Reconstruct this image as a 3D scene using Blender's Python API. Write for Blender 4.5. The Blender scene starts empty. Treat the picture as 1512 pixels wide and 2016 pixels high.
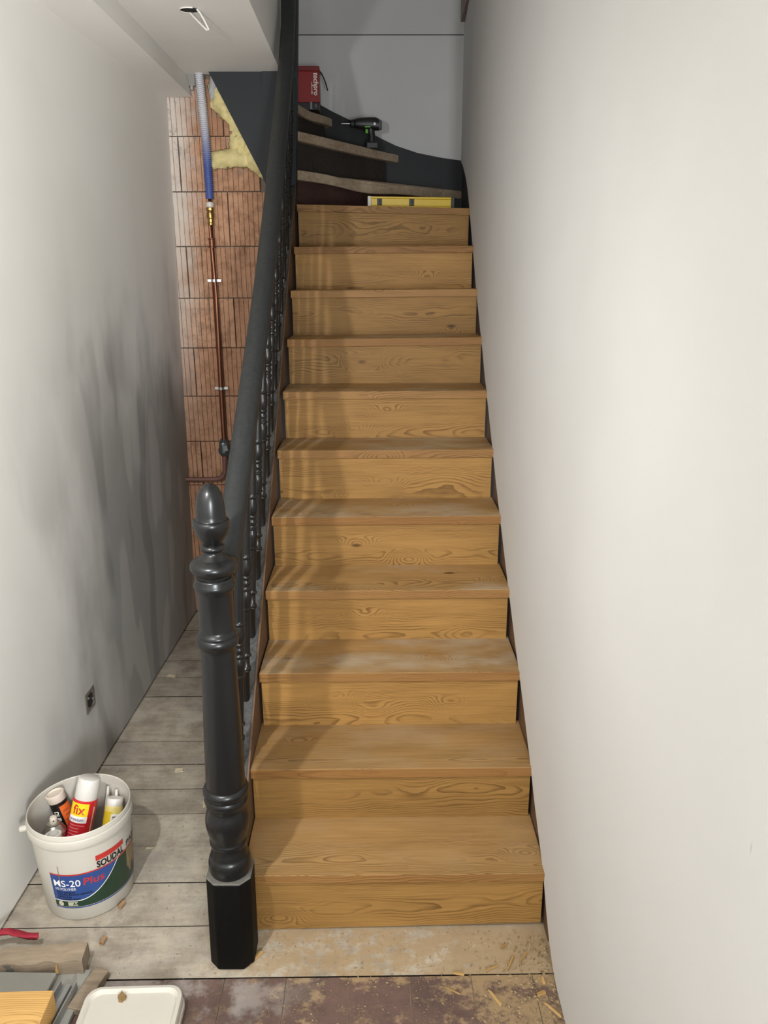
import bpy, bmesh, math, random
from math import sin, cos, pi, radians as R
from mathutils import Vector, Matrix, noise as mnoise

random.seed(7)
SC = bpy.context.scene
COL = SC.collection

# ------------------------------------------------------------------ camera, world, lights, exposure
cam_data = bpy.data.cameras.new('camera')
cam_data.sensor_fit = 'VERTICAL'
cam_data.sensor_height = 36.0
cam_data.lens = 1515.0 / 2016.0 * 36.0
cam_data.clip_start = 0.02
cam = bpy.data.objects.new('camera', cam_data)
COL.objects.link(cam)
right, up, fw = Vector((0.999909, -0.012902, -0.003899)), Vector((0.007509, 0.293028, 0.956074)), Vector((0.011193, 0.956017, -0.293099))
M = Matrix((right, up, -fw)).transposed().to_4x4()
M.translation = Vector((0, 0, 1.6765))
cam.matrix_world = M
SC.camera = cam

w = bpy.data.worlds.new('world')
SC.world = w
w.use_nodes = True
w.node_tree.nodes['Background'].inputs[0].default_value = (1.0, 0.985, 0.965, 1)
w.node_tree.nodes['Background'].inputs[1].default_value = 0.35


def area(name, loc, aim, size, size_y, power, col):
    l = bpy.data.lights.new(name, 'AREA')
    l.shape = 'RECTANGLE'
    l.size, l.size_y = size, size_y
    l.energy = power
    l.color = col
    o = bpy.data.objects.new(name, l)
    o.location = loc
    o.rotation_mode = 'QUATERNION'
    o.rotation_quaternion = Vector(aim).to_track_quat('-Z', 'Y')
    COL.objects.link(o)
    return o


area('hall_lamp', (0.37, -0.95, 1.40), (-0.80, 0.56, 0.22), 0.3, 0.6, 85, (0.93, 0.972, 1.0))
# daylight from the room the hall opens into, behind the photographer
area('room_window', (-0.3, -4.2, 1.45), (0, 1, 0), 2.6, 2.0, 40, (0.97, 0.99, 1.0))
# the flood lamp of the building site, left of the photographer, throws the shadows of rail and balusters
key = bpy.data.lights.new('work_lamp', 'SPOT')
key.energy = 92
key.color = (0.985, 0.99, 1.0)
key.shadow_soft_size = 0.03
key.spot_size = R(132)
key.spot_blend = 1.0
ko = bpy.data.objects.new('work_lamp', key)
ko.location = (-0.70, 0.49, 2.04)
ko.rotation_mode = 'QUATERNION'
ko.rotation_quaternion = Vector((0.08, 1.75, -1.0)).to_track_quat('-Z', 'Y')
COL.objects.link(ko)
# added fill spot low behind the photographer brightens the hall ceiling, no real lamp
upl = bpy.data.lights.new('ceiling_fill', 'SPOT')
upl.energy = 120
upl.color = (1, 0.99, 0.97)
upl.shadow_soft_size = 0.15
upl.spot_size = R(40)
upl.spot_blend = 1.0
uo = bpy.data.objects.new('ceiling_fill', upl)
uo.location = (-0.35, -0.9, 1.0)
uo.rotation_mode = 'QUATERNION'
uo.rotation_quaternion = Vector((-0.75, 3.0, 1.5)).to_track_quat('-Z', 'Y')
COL.objects.link(uo)

SC.view_settings.view_transform = 'Standard'
SC.view_settings.look = 'None'
SC.view_settings.gamma = 1.0
SC.view_settings.use_curve_mapping = False
SC.view_settings.exposure = 0.15


# ------------------------------------------------------------------ helpers
def lin(h):
    h = h.lstrip('#')
    out = []
    for i in (0, 2, 4):
        c = int(h[i:i + 2], 16) / 255
        out.append(c / 12.92 if c <= 0.04045 else ((c + 0.055) / 1.055) ** 2.4)
    return (*out, 1.0)


class G:
    """small node-graph builder"""

    def __init__(s, name):
        s.m = bpy.data.materials.new(name)
        s.m.use_nodes = True
        s.t = s.m.node_tree
        s.b = s.t.nodes['Principled BSDF']

    def n(s, typ, ins=None, **kw):
        nd = s.t.nodes.new(typ)
        for k, v in kw.items():
            setattr(nd, k, v)
        for k, v in (ins or {}).items():
            s.put(nd.inputs[k], v)
        return nd

    def put(s, sock, v):
        if isinstance(v, bpy.types.NodeSocket):
            s.t.links.new(v, sock)
        elif isinstance(v, bpy.types.Node):
            s.t.links.new(v.outputs[0], sock)
        else:
            sock.default_value = v

    def math(s, op, a, b=0.0, clamp=False):
        nd = s.n('ShaderNodeMath', operation=op, use_clamp=clamp)
        s.put(nd.inputs[0], a)
        s.put(nd.inputs[1], b)
        return nd.outputs[0]

    def vmul(s, v, k):
        nd = s.n('ShaderNodeVectorMath', operation='MULTIPLY')
        s.put(nd.inputs[0], v)
        s.put(nd.inputs[1], k)
        return nd.outputs[0]

    def vadd(s, v, k):
        nd = s.n('ShaderNodeVectorMath', operation='ADD')
        s.put(nd.inputs[0], v)
        s.put(nd.inputs[1], k)
        return nd.outputs[0]

    def noise(s, vec, scale, detail=3.0, rough=0.55):
        nd = s.n('ShaderNodeTexNoise', {'Scale': scale, 'Detail': detail, 'Roughness': rough})
        s.put(nd.inputs['Vector'], vec)
        return nd.outputs['Fac']

    def ramp(s, fac, stops):
        nd = s.n('ShaderNodeValToRGB')
        s.put(nd.inputs[0], fac)
        e = nd.color_ramp.elements
        while len(e) < len(stops):
            e.new(0.5)
        for el, (p, c) in zip(e, stops):
            el.position = p
            el.color = c if isinstance(c, tuple) else lin(c)
        return nd.outputs[0]

    def step(s, fac, a, b):
        nd = s.n('ShaderNodeMapRange', {'From Min': a, 'From Max': b}, interpolation_type='SMOOTHSTEP')
        s.put(nd.inputs[0], fac)
        return nd.outputs[0]

    def mix(s, fac, a, b, mode='MIX'):
        nd = s.n('ShaderNodeMix', data_type='RGBA', blend_type=mode)
        s.put(nd.inputs[0], fac)
        s.put(nd.inputs[6], a if not isinstance(a, str) else lin(a))
        s.put(nd.inputs[7], b if not isinstance(b, str) else lin(b))
        return nd.outputs[2]

    def bump(s, h, strength, dist=0.002):
        nd = s.n('ShaderNodeBump', {'Strength': strength, 'Distance': dist})
        s.put(nd.inputs['Height'], h)
        s.put(s.b.inputs['Normal'], nd.outputs[0])

    def pos(s):
        return s.n('ShaderNodeNewGeometry').outputs['Position']

    def obj(s):
        return s.n('ShaderNodeTexCoord').outputs['Object']

    def rnd(s):
        return s.n('ShaderNodeObjectInfo').outputs['Random']

    def sep(s, v):
        nd = s.n('ShaderNodeSeparateXYZ')
        s.put(nd.inputs[0], v)
        return nd.outputs

    def comb(s, x, y, z):
        nd = s.n('ShaderNodeCombineXYZ')
        for i, v in enumerate((x, y, z)):
            s.put(nd.inputs[i], v)
        return nd.outputs[0]

    def out(s, col, rough=0.5, metal=0.0, spec=None):
        if isinstance(col, str):
            col = lin(col)
        s.put(s.b.inputs['Base Color'], col)
        s.put(s.b.inputs['Roughness'], rough)
        s.put(s.b.inputs['Metallic'], metal)
        if spec is not None:
            s.put(s.b.inputs['Specular IOR Level'], spec)
        return s.m


def plain(name, col, rough=0.5, metal=0.0, var=0.12, scale=30, bump=0.0, spec=None):
    g = G(name)
    c = lin(col)
    d = tuple(x * (1 - var) for x in c[:3]) + (1,)
    f = g.noise(g.obj(), scale, 3)
    k = g.mix(f, c, d)
    if bump:
        g.bump(g.noise(g.obj(), scale * 6, 3), bump, 0.001)
    return g.out(k, rough, metal, spec)


def link(name, me, mat, parent=None, loc=(0, 0, 0), rot=None, smooth=None, local=False):
    o = bpy.data.objects.new(name, me)
    COL.objects.link(o)
    loc = Vector(loc)
    if parent:
        o.parent = parent
        if not local:
            p, off = parent, Vector((0, 0, 0))
            while p:
                off += p.location
                p = p.parent
            loc = loc - off
    o.location = loc
    if rot:
        o.rotation_euler = rot
    if mat and not me.materials:
        me.materials.append(mat)
    if smooth is not None:
        me.polygons.foreach_set('use_smooth', [True] * len(me.polygons))
        me.set_sharp_from_angle(angle=R(smooth))
    return o


class MB:
    def __init__(s):
        s.v, s.f = [], []

    def add(s, vs, fs):
        k = len(s.v)
        s.v += [tuple(a) for a in vs]
        s.f += [tuple(i + k for i in f) for f in fs]
        return s

    def box(s, a, b, rot=0.0, jit=0.0):
        """box from min corner a to max corner b, optional turn about its own vertical axis"""
        cx, cy = (a[0] + b[0]) / 2, (a[1] + b[1]) / 2
        vs = []
        for z in (a[2], b[2]):
            for x, y in ((a[0], a[1]), (b[0], a[1]), (b[0], b[1]), (a[0], b[1])):
                dx, dy = x - cx, y - cy
                vs.append((cx + dx * cos(rot) - dy * sin(rot) + random.uniform(-jit, jit),
                           cy + dx * sin(rot) + dy * cos(rot) + random.uniform(-jit, jit),
                           z + random.uniform(-jit, jit)))
        return s.add(vs, [(0, 3, 2, 1), (4, 5, 6, 7), (0, 1, 5, 4), (1, 2, 6, 5), (2, 3, 7, 6), (3, 0, 4, 7)])

    def prism(s, poly, fn0, fn1):
        """poly list of 2D pts; fn0/fn1 map (a,b)->3D for the two caps"""
        n = len(poly)
        vs = [fn0(*p) for p in poly] + [fn1(*p) for p in poly]
        fs = [tuple(range(n - 1, -1, -1)), tuple(range(n, 2 * n))]
        fs += [(i, (i + 1) % n, n + (i + 1) % n, n + i) for i in range(n)]
        return s.add(vs, fs)

    def lathe(s, prof, seg=24, c=(0, 0, 0), cap=True):
        vs, fs = [], []
        for r, z in prof:
            for k in range(seg):
                a = 2 * pi * k / seg
                vs.append((c[0] + r * cos(a), c[1] + r * sin(a), c[2] + z))
        for i in range(len(prof) - 1):
            for k in range(seg):
                k2 = (k + 1) % seg
                fs.append((i * seg + k, i * seg + k2, (i + 1) * seg + k2, (i + 1) * seg + k))
        if cap:
            fs.append(tuple(range(seg - 1, -1, -1)))
            n = (len(prof) - 1) * seg
            fs.append(tuple(n + k for k in range(seg)))
        return s.add(vs, fs)

    def tube(s, pts, r, seg=12, prof=None, upv=(0, 0, 1)):
        """sweep a circle (or a 2D profile of (side, up) points) along pts; r may be a list"""
        pts = [Vector(p) for p in pts]
        n = len(pts)
        if prof is None:
            prof = [(cos(2 * pi * k / seg), sin(2 * pi * k / seg)) for k in range(seg)]
        m = len(prof)
        vs = []
        side = None
        for i, p in enumerate(pts):
            t = (pts[min(i + 1, n - 1)] - pts[max(i - 1, 0)]).normalized()
            u = Vector(upv)
            sd = t.cross(u)
            if sd.length < 1e-3:
                sd = side if side is not None else t.cross(Vector((0, 1, 0)))
            sd.normalize()
            if side is not None and sd.dot(side) < 0:
                sd = -sd
            side = sd
            u = sd.cross(t)
            rr = r[i] if isinstance(r, (list, tuple)) else r
            for a, b in prof:
                vs.append(p + sd * (a * rr) + u * (b * rr))
        fs = []
        for i in range(n - 1):
            for k in range(m):
                k2 = (k + 1) % m
                fs.append((i * m + k, i * m + k2, (i + 1) * m + k2, (i + 1) * m + k))
        fs.append(tuple(range(m - 1, -1, -1)))
        fs.append(tuple((n - 1) * m + k for k in range(m)))
        return s.add(vs, fs)

    def me(s, name, c=(0, 0, 0)):
        me = bpy.data.meshes.new(name)
        me.from_pydata([(x - c[0], y - c[1], z - c[2]) for x, y, z in s.v], [], s.f)
        bm = bmesh.new()
        bm.from_mesh(me)
        bmesh.ops.recalc_face_normals(bm, faces=bm.faces)
        bm.to_mesh(me)
        bm.free()
        return me

    def go(s, name, mat, parent=None, smooth=None, center=True, **kw):
        """one object, its origin at the centre of its bounds"""
        c = Vector((0, 0, 0))
        if center:
            lo = [min(v[i] for v in s.v) for i in range(3)]
            hi = [max(v[i] for v in s.v) for i in range(3)]
            c = Vector([(lo[i] + hi[i]) / 2 for i in range(3)])
        return link(name, s.me(name, c), mat, parent, loc=c, smooth=smooth, **kw)


def bevel(o, wd=0.002, seg=2):
    b = o.modifiers.new('bevel', 'BEVEL')
    b.width = wd
    b.segments = seg
    b.limit_method = 'ANGLE'
    b.angle_limit = R(35)
    return o


def tag(o, label, cat, group=None):
    o['label'] = label
    o['category'] = cat
    if group:
        o['group'] = group
    return o


def root(name, label, cat, loc, rot=None, group=None):
    o = bpy.data.objects.new(name, None)
    COL.objects.link(o)
    o.location = loc
    if rot:
        o.rotation_euler = rot
    o.empty_display_size = 0.05
    return tag(o, label, cat, group)


def struct(o):
    o['kind'] = 'structure'
    return o


def text_geo(body, size, bold=0.0, shear=0.0, spacing=1.0, align='LEFT'):
    c = bpy.data.curves.new('t', 'FONT')
    c.body = body
    c.size = size
    c.offset = bold
    c.shear = shear
    c.space_character = spacing
    c.align_x = align
    c.resolution_u = 3
    o = bpy.data.objects.new('t', c)
    COL.objects.link(o)
    dg = bpy.context.evaluated_depsgraph_get()
    me = bpy.data.meshes.new_from_object(o.evaluated_get(dg))
    vs = [v.co.copy() for v in me.vertices]
    fs = [tuple(p.vertices) for p in me.polygons]
    bpy.data.objects.remove(o)
    bpy.data.curves.remove(c)
    bpy.data.meshes.remove(me)
    return vs, fs


def mapped(name, geo, fn, mat, parent, **kw):
    vs, fs = geo
    me = bpy.data.meshes.new(name)
    me.from_pydata([fn(v[0], v[1]) for v in vs], [], fs)
    return link(name, me, mat, parent, **kw)


def grid_geo(x0, x1, y0, y1, nx, ny=1):
    vs = [Vector((x0 + (x1 - x0) * i / nx, y0 + (y1 - y0) * j / ny, 0)) for j in range(ny + 1) for i in range(nx + 1)]
    fs = [(j * (nx + 1) + i, j * (nx + 1) + i + 1, (j + 1) * (nx + 1) + i + 1, (j + 1) * (nx + 1) + i) for j in range(ny) for i in range(nx)]
    return vs, fs


# ------------------------------------------------------------------ materials
def oak(name, light, dark, dust=0.0, ringk=520.0, lip=False):
    g = G(name)
    p = g.obj()
    r = g.rnd()
    r2 = g.math('FRACT', g.math('MULTIPLY', r, 17.31))
    r3 = g.math('FRACT', g.math('MULTIPLY', r, 53.77))
    off = g.comb(g.math('MULTIPLY', r, 31.0), g.math('MULTIPLY', r2, 17.0), g.math('MULTIPLY', r3, 23.0))
    q = g.vadd(p, off)
    warp = g.noise(g.vmul(q, (2.2, 5.0, 5.0)), 1.0, 2.0, 0.5)
    warp2 = g.noise(g.vmul(q, (9.0, 30.0, 30.0)), 1.0, 2.0, 0.5)
    x, y, z = g.sep(p)[:3]
    cy = g.math('ADD', g.math('MULTIPLY', r2, 0.05), 0.05)
    cz = g.math('ADD', g.math('MULTIPLY', r3, 0.12), -0.02)
    a = g.math('ADD', y, cy)
    b = g.math('ADD', z, cz)
    d = g.math('SQRT', g.math('ADD', g.math('MULTIPLY', a, a), g.math('MULTIPLY', b, b)))
    d = g.math('ADD', d, g.math('MULTIPLY', warp, 0.075))
    d = g.math('ADD', d, g.math('MULTIPLY', warp2, 0.006))
    # knots bend the rings
    vor = g.n('ShaderNodeTexVoronoi', {'Scale': 1.0})
    g.put(vor.inputs['Vector'], g.vmul(q, (3.1, 8.0, 8.0)))
    kd = vor.outputs['Distance']
    kn = g.step(kd, 0.34, 0.0)
    d = g.math('ADD', d, g.math('MULTIPLY', kn, 0.035))
    saw = g.math('FRACT', g.math('MULTIPLY', d, ringk / 6.2832 * 2.9))
    ring = g.step(saw, 0.45, 0.97)
    fade = g.step(g.noise(g.vmul(q, (3.0, 14.0, 14.0)), 1.0, 2.0), 0.32, 0.62)
    fib = g.noise(g.vmul(q, (6.0, 210.0, 210.0)), 1.0, 4.0, 0.7)
    fac = g.math('ADD', g.math('MULTIPLY', g.math('MULTIPLY', ring, fade), 0.40), g.math('MULTIPLY', fib, 0.66), True)
    col = g.ramp(fac, [(0.18, light), (0.92, dark)])
    tone = g.math('ADD', g.math('MULTIPLY', r3, 0.32), 0.84)
    broad = g.math('ADD', g.math('MULTIPLY', g.noise(g.vmul(q, (1.6, 5.0, 5.0)), 1.0, 2.0), 0.5), 0.75)
    col = g.mix(1.0, col, g.comb(g.math('MULTIPLY', tone, broad), g.math('MULTIPLY', tone, broad), g.math('MULTIPLY', tone, broad)), 'MULTIPLY')
    spots = g.math('MULTIPLY', g.step(kd, 0.085, 0.035), g.step(g.n('ShaderNodeSeparateColor', {0: vor.outputs['Color']}).outputs[0], 0.40, 0.42))
    col = g.mix(g.math('MULTIPLY', spots, 0.75), col, '#2a1608')
    if lip:
        # the solid lipping glued to the front edge is a redder wood
        fy = g.sep(g.n('ShaderNodeNewGeometry').outputs['Normal'])[1]
        col = g.mix(g.math('MULTIPLY', g.step(fy, -0.6, -0.9), g.math('ADD', g.math('MULTIPLY', r2, 0.4), 0.5)), col, g.mix(fac, '#8c5f30', '#553719'))
    if dust:
        dn = g.noise(g.vmul(q, (2.0, 4.0, 4.0)), 1.4, 4.0, 0.6)
        up = g.sep(g.n('ShaderNodeNewGeometry').outputs['Normal'])[2]
        dn = g.math('MULTIPLY', g.math('MULTIPLY', g.step(dn, 0.42, 0.72), dust), g.step(up, 0.7, 0.95))
        dn = g.math('MULTIPLY', dn, g.step(r, 0.0, 0.5))
        col = g.mix(dn, col, '#b3a48c')
    g.bump(fib, 0.12, 0.001)
    return g.out(col, 0.55, 0.0, 0.22)


M_OAK = oak('oak', '#a17a44', '#553917')
M_TREAD = oak('oak_tread', '#ad8856', '#644623', dust=0.75, lip=True)


def old_wood(name, a, b, rough=0.8):
    g = G(name)
    q = g.vadd(g.obj(), g.comb(g.math('MULTIPLY', g.rnd(), 9.0), 0.0, 0.0))
    f = g.noise(g.vmul(q, (6.0, 60.0, 60.0)), 1.0, 5.0, 0.65)
    f2 = g.noise(q, 7.0, 4.0)
    k = g.ramp(g.math('ADD', g.math('MULTIPLY', f, 0.6), g.math('MULTIPLY', f2, 0.4)), [(0.3, a), (0.7, b)])
    g.bump(f, 0.5, 0.002)
    return g.out(k, rough)


M_OLD = old_wood('old_tread_wood', '#c4b096', '#8d7860')
M_OLDRISER = old_wood('old_riser_paint', '#4c3029', '#372420', 0.6)
M_OLDDARK = old_wood('old_dark_board', '#40372f', '#28221d', 0.85)
M_OFFCUT = old_wood('weathered_wood', '#a39078', '#6d604f')
M_OFFCUT_END = old_wood('weathered_end', '#6b655d', '#4b463f')
M_CHIP = old_wood('fresh_chip', '#c9a66c', '#96713d')
M_BOARD = old_wood('brown_board', '#9b8a74', '#6f604f')
M_BEAMWOOD = oak('pine_beam', '#c9a063', '#97703a')
M_STRINGIN = old_wood('brown_string_paint', '#6a4f38', '#4d3928', 0.6)


def black_paint(name, col, dustcol, rough, dust):
    g = G(name)
    p = g.pos()
    f = g.noise(p, 90.0, 4.0, 0.7)
    sp = g.step(g.noise(p, 240.0, 2.0), 0.70, 0.76)
    n = g.sep(g.n('ShaderNodeNewGeometry').outputs['Normal'])[2]
    upf = g.math('MULTIPLY', g.step(n, 0.25, 0.9), g.step(f, 0.25, 0.7))
    fac = g.math('ADD', g.math('MULTIPLY', upf, dust), g.math('MULTIPLY', sp, 0.25 * min(1, dust * 3)), True)
    g.bump(g.noise(p, 60.0, 2.0), 0.08, 0.001)
    return g.out(g.mix(fac, col, dustcol), rough, 0.0, 0.15 if name == 'newel_base_paint' else 0.45)


M_BLACK = black_paint('black_gloss_paint', '#0f1011', '#55534d', 0.3, 0.10)
M_RAIL = black_paint('rail_paint', '#1b1e1f', '#6a6860', 0.5, 0.12)
M_BLOCK = black_paint('newel_base_paint', '#060504', '#8f8674', 0.6, 0.1)
M_STRING = black_paint('string_paint', '#1b1d1f', '#62625f', 0.6, 0.55)
M_NAVY = black_paint('dark_skirting_paint', '#0b0d12', '#2a2d33', 0.6, 0.15)
M_PANEL = black_paint('panel_paint', '#1b1e21', '#6b6a66', 0.65, 0.08)
M_WHITELINE = plain('old_white_paint', '#77736a', 0.8, var=0.7, scale=90)


def plaster(name, base, dark, marks):
    g = G(name)
    p = g.pos()
    c = g.mix(g.step(g.noise(p, 1.3, 3.0), 0.35, 0.7), base, dark)
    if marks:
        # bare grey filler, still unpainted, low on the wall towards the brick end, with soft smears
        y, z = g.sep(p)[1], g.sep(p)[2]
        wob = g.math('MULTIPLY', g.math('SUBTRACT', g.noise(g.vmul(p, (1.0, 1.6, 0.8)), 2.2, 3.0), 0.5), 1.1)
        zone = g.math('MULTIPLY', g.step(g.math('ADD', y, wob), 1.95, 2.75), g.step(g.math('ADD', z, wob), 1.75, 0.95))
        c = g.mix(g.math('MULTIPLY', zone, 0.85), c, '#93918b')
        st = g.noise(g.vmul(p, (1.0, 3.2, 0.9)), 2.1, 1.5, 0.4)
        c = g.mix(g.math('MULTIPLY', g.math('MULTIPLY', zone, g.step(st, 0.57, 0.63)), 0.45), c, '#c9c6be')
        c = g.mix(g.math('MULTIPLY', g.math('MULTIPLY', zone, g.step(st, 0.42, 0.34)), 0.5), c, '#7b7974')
    sc = g.n('ShaderNodeTexVoronoi', {'Scale': 2.4})
    g.put(sc.inputs['Vector'], g.vmul(p, (1.0, 4.0, 1.0)))
    dots = g.math('MULTIPLY', g.step(sc.outputs['Distance'], 0.035, 0.015), g.step(g.noise(p, 3.0), 0.5, 0.6))
    c = g.mix(g.math('MULTIPLY', dots, 0.35), c, '#6f6d6a')
    g.bump(g.math('ADD', g.noise(p, 2.5, 2.0), g.math('MULTIPLY', g.noise(p, 180.0, 2.0), 0.03)), 0.12, 0.012)
    return g.out(c, 0.75, 0.0, 0.25)


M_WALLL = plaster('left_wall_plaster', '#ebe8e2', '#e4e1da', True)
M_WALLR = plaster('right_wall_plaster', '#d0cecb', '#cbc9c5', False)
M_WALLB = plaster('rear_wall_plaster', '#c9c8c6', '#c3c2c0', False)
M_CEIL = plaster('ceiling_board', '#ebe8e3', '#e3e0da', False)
M_DARKVOID = plain('dark_void', '#15120f', 0.9)


def brick_mat():
    g = G('hollow_clay_brick')
    p = g.pos()
    r = g.rnd()
    c = g.ramp(r, [(0.0, '#b3876a'), (0.5, '#c19678'), (1.0, '#a97e63')])
    c = g.mix(g.step(g.noise(p, 25.0, 4.0, 0.7), 0.4, 0.7), c, '#99735a')
    # grey scorch streaks on some bricks
    st = g.noise(g.vmul(p, (60.0, 1.0, 4.0)), 1.0, 3.0)
    c = g.mix(g.math('MULTIPLY', g.math('MULTIPLY', g.step(st, 0.5, 0.7), g.step(g.math('FRACT', g.math('MULTIPLY', r, 7.7)), 0.55, 0.8)), 0.55), c, '#6d5d50')
    # whitewash left by the old wall finish, near the left corner
    s = g.sep(p)
    edge = g.math('ADD', g.math('ADD', s[0], g.math('MULTIPLY', s[2], -0.045)), g.math('MULTIPLY', g.noise(p, 9.0, 4.0, 0.7), 0.16))
    wsh = g.math('MULTIPLY', g.step(edge, -0.76, -0.90), g.step(s[2], 0.7, 2.1))
    c = g.mix(g.math('MULTIPLY', wsh, 0.85), c, '#d8cfc4')
    c = g.mix(g.math('MULTIPLY', g.math('MULTIPLY', g.step(g.noise(p, 14.0, 5.0, 0.75), 0.52, 0.66), g.step(s[2], 1.9, 2.3)), 0.7), c, '#8f857b')
    vo = g.n('ShaderNodeTexVoronoi', {'Scale': 110.0})
    g.put(vo.inputs['Vector'], p)
    g.bump(g.math('ADD', g.noise(p, 70.0, 3.0), vo.outputs['Distance']), 0.35, 0.002)
    return g.out(c, 0.95, 0.0, 0.05)


M_BRICK = brick_mat()
M_MORTAR = plain('mortar', '#8b7a6b', 0.95, var=0.4, scale=50, bump=0.5)


def floor_mat(name, a, b, tile):
    g = G(name)
    p = g.pos()
    r = g.rnd()
    s = g.sep(p)
    f = g.noise(g.vmul(p, (3.0, 22.0, 10.0)), 2.0, 5.0, 0.7)
    f2 = g.noise(p, 8.0, 6.0, 0.72)
    if tile:
        c = g.mix(g.step(f2, 0.35, 0.7), a, b)
    else:
        c = g.mix(g.step(g.math('ADD', g.math('MULTIPLY', f, 0.3), g.math('MULTIPLY', f2, 0.7)), 0.36, 0.66), a, b)
        tone = g.math('ADD', g.math('MULTIPLY', r, 0.22), 0.86)
        c = g.mix(1.0, c, g.comb(tone, tone, tone), 'MULTIPLY')
        c = g.mix(g.math('MULTIPLY', g.step(g.noise(p, 4.3, 5.0, 0.7), 0.58, 0.68), 0.45), c, '#6f6660')
        # bare concrete / paint spills
        c = g.mix(g.math('MULTIPLY', g.step(g.noise(g.vadd(p, (3.0, 1.0, 0.0)), 3.4, 5.0, 0.6), 0.57, 0.68), 0.55), c, '#cbc3b2')
    # sawdust lies by the foot of the stairs and along the right wall
    near = g.math('MULTIPLY', g.step(s[0], -0.55, -0.22), g.step(s[1], 1.75, 1.62))
    rt = g.step(s[0], 0.10, 0.30)
    dn = g.noise(g.vmul(p, (1.0, 1.4, 1.0)), 15.0, 7.0, 0.75)
    band = g.step(s[1], 1.46, 1.54)
    th = g.math('SUBTRACT', 0.56, g.math('ADD', g.math('MULTIPLY', rt, 0.12), g.math('MULTIPLY', band, 0.13)))
    d = g.math('MULTIPLY', near, g.step(g.math('SUBTRACT', dn, th), -0.05, 0.11))
    c = g.mix(g.math('MULTIPLY', d, 0.8), c, '#a38a66')
    cem = g.math('MULTIPLY', g.step(g.noise(g.vadd(p, (9.0, 4.0, 0.0)), 5.0, 5.0, 0.65), 0.50, 0.62), g.step(s[0], -0.1, -0.4))
    c = g.mix(g.math('MULTIPLY', cem, 0.6 if tile else 0.3), c, '#a9a29a')
    sp = g.step(g.noise(p, 120.0, 2.0), 0.71, 0.75)
    c = g.mix(g.math('MULTIPLY', sp, 0.7), c, '#3a322b')
    sp2 = g.step(g.noise(g.vadd(p, (5.0, 5.0, 5.0)), 150.0, 2.0), 0.72, 0.76)
    c = g.mix(g.math('MULTIPLY', sp2, 0.6), c, '#d8cdb4')
    # black grime packed in the joints
    c = g.mix(g.step(g.sep(g.n('ShaderNodeNewGeometry').outputs['Normal'])[2], 0.6, 0.4), c, '#1c1713')
    g.bump(g.math('ADD', g.noise(p, 40.0, 4.0), f), 0.25, 0.003)
    return g.out(c, 0.8, 0.0, 0.25)


M_PLANK = floor_mat('old_floor_plank', '#b9ae9c', '#8f8475', False)
M_TILE = floor_mat('red_cement_tile', '#6d564d', '#54443e', True)
M_SUB = plain('subfloor_dirt', '#2a241f', 0.95)

M_COPPER = plain('copper', '#8d5c46', 0.42, 0.85, var=0.3, scale=14)
M_BRASS = plain('brass', '#a88a52', 0.35, 1.0)
M_CLIP = plain('zinc_clip', '#c9c7c4', 0.35, 0.8)
M_WHITE = plain('white_plastic', '#d3cec6', 0.35, var=0.05)
M_BUCKET = plain('bucket_plastic', '#c6c0b4', 0.4, var=0.1, scale=9)
M_LID = plain('lid_plastic', '#c9c3b6', 0.45, var=0.1, scale=9)
M_INS = plain('yellow_glass_wool', '#ecdb9c', 0.95, var=0.45, scale=16, bump=1.0)
M_FOIL = plain('grey_facing_paper', '#a9a9a8', 0.6)
M_RED = plain('red_plastic', '#962420', 0.4)
M_REDCAN = plain('red_can_print', '#c4232b', 0.3)
M_YEL = plain('yellow_print', '#f2cf1d', 0.35)
M_YELLEVEL = plain('yellow_level_paint', '#cfae1a', 0.4)
M_ORANGE = plain('orange_print', '#d9672a', 0.4)
M_BLK = plain('black_plastic', '#1a1a1b', 0.45)
M_BLKPRINT = plain('black_print', '#161413', 0.4)
M_BLUE = plain('blue_print', '#2d4a86', 0.4)
M_GREEN = plain('dark_green_print', '#22402c', 0.4, var=0.5, scale=40)
M_WOODPRINT = plain('wood_print', '#a58c62', 0.45, var=0.5, scale=40)
M_REDPRINT = plain('red_print', '#c0332c', 0.4)
M_WHITEPRINT = plain('white_print', '#efece5', 0.4, var=0.03)
M_SILVER = plain('tin', '#b5b1a8', 0.3, 0.9)
M_GREENACC = plain('green_accent', '#5aa32a', 0.4)
M_GREYBOARD = plain('grey_board', '#97958c', 0.6, var=0.25, scale=12, bump=0.2)
M_ALU = plain('aluminium_profile', '#a9a9a6', 0.4, 0.7)
M_CORK = plain('cork', '#b08a62', 0.85, var=0.4, scale=60)
M_GLASSV = plain('vial', '#3a4014', 0.15)
M_BROWNTRIM = old_wood('brown_trim_wood', '#8a6f60', '#6a5348', 0.5)
M_SMEAR = plain('glue_smear', '#9a7a4e', 0.7, var=0.5, scale=80)
M_DEBRIS = plain('debris', '#b39a70', 0.85, var=0.6, scale=4)


def conduit_mat():
    g = G('blue_conduit_plastic')
    z = g.sep(g.pos())[2]
    c = g.ramp(g.math('MULTIPLY_ADD', z, 1.0), [(0.0, '#2f4596'), (1.0, '#2f4596')])
    f = g.step(z, 2.12, 2.34)
    c = g.mix(f, '#4a5c9c', '#c6c4c8')
    return g.out(c, 0.5)


M_CONDUIT = conduit_mat()


# ------------------------------------------------------------------ setting
def nos(y):
    return 0.18 + 0.84986 * (y - 1.6393)


def leftx(y, z):
    return -1.07 + 0.0355 * y + 0.023 * z


RW = [(-1.2, 0.44), (1.4, 0.447), (1.7, 0.447), (2.1, 0.441), (2.6, 0.437), (3.0, 0.438), (3.4, 0.445), (3.76, 0.455), (3.9, 0.463), (4.18, 0.48), (4.6, 0.503), (4.85, 0.523)]


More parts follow.
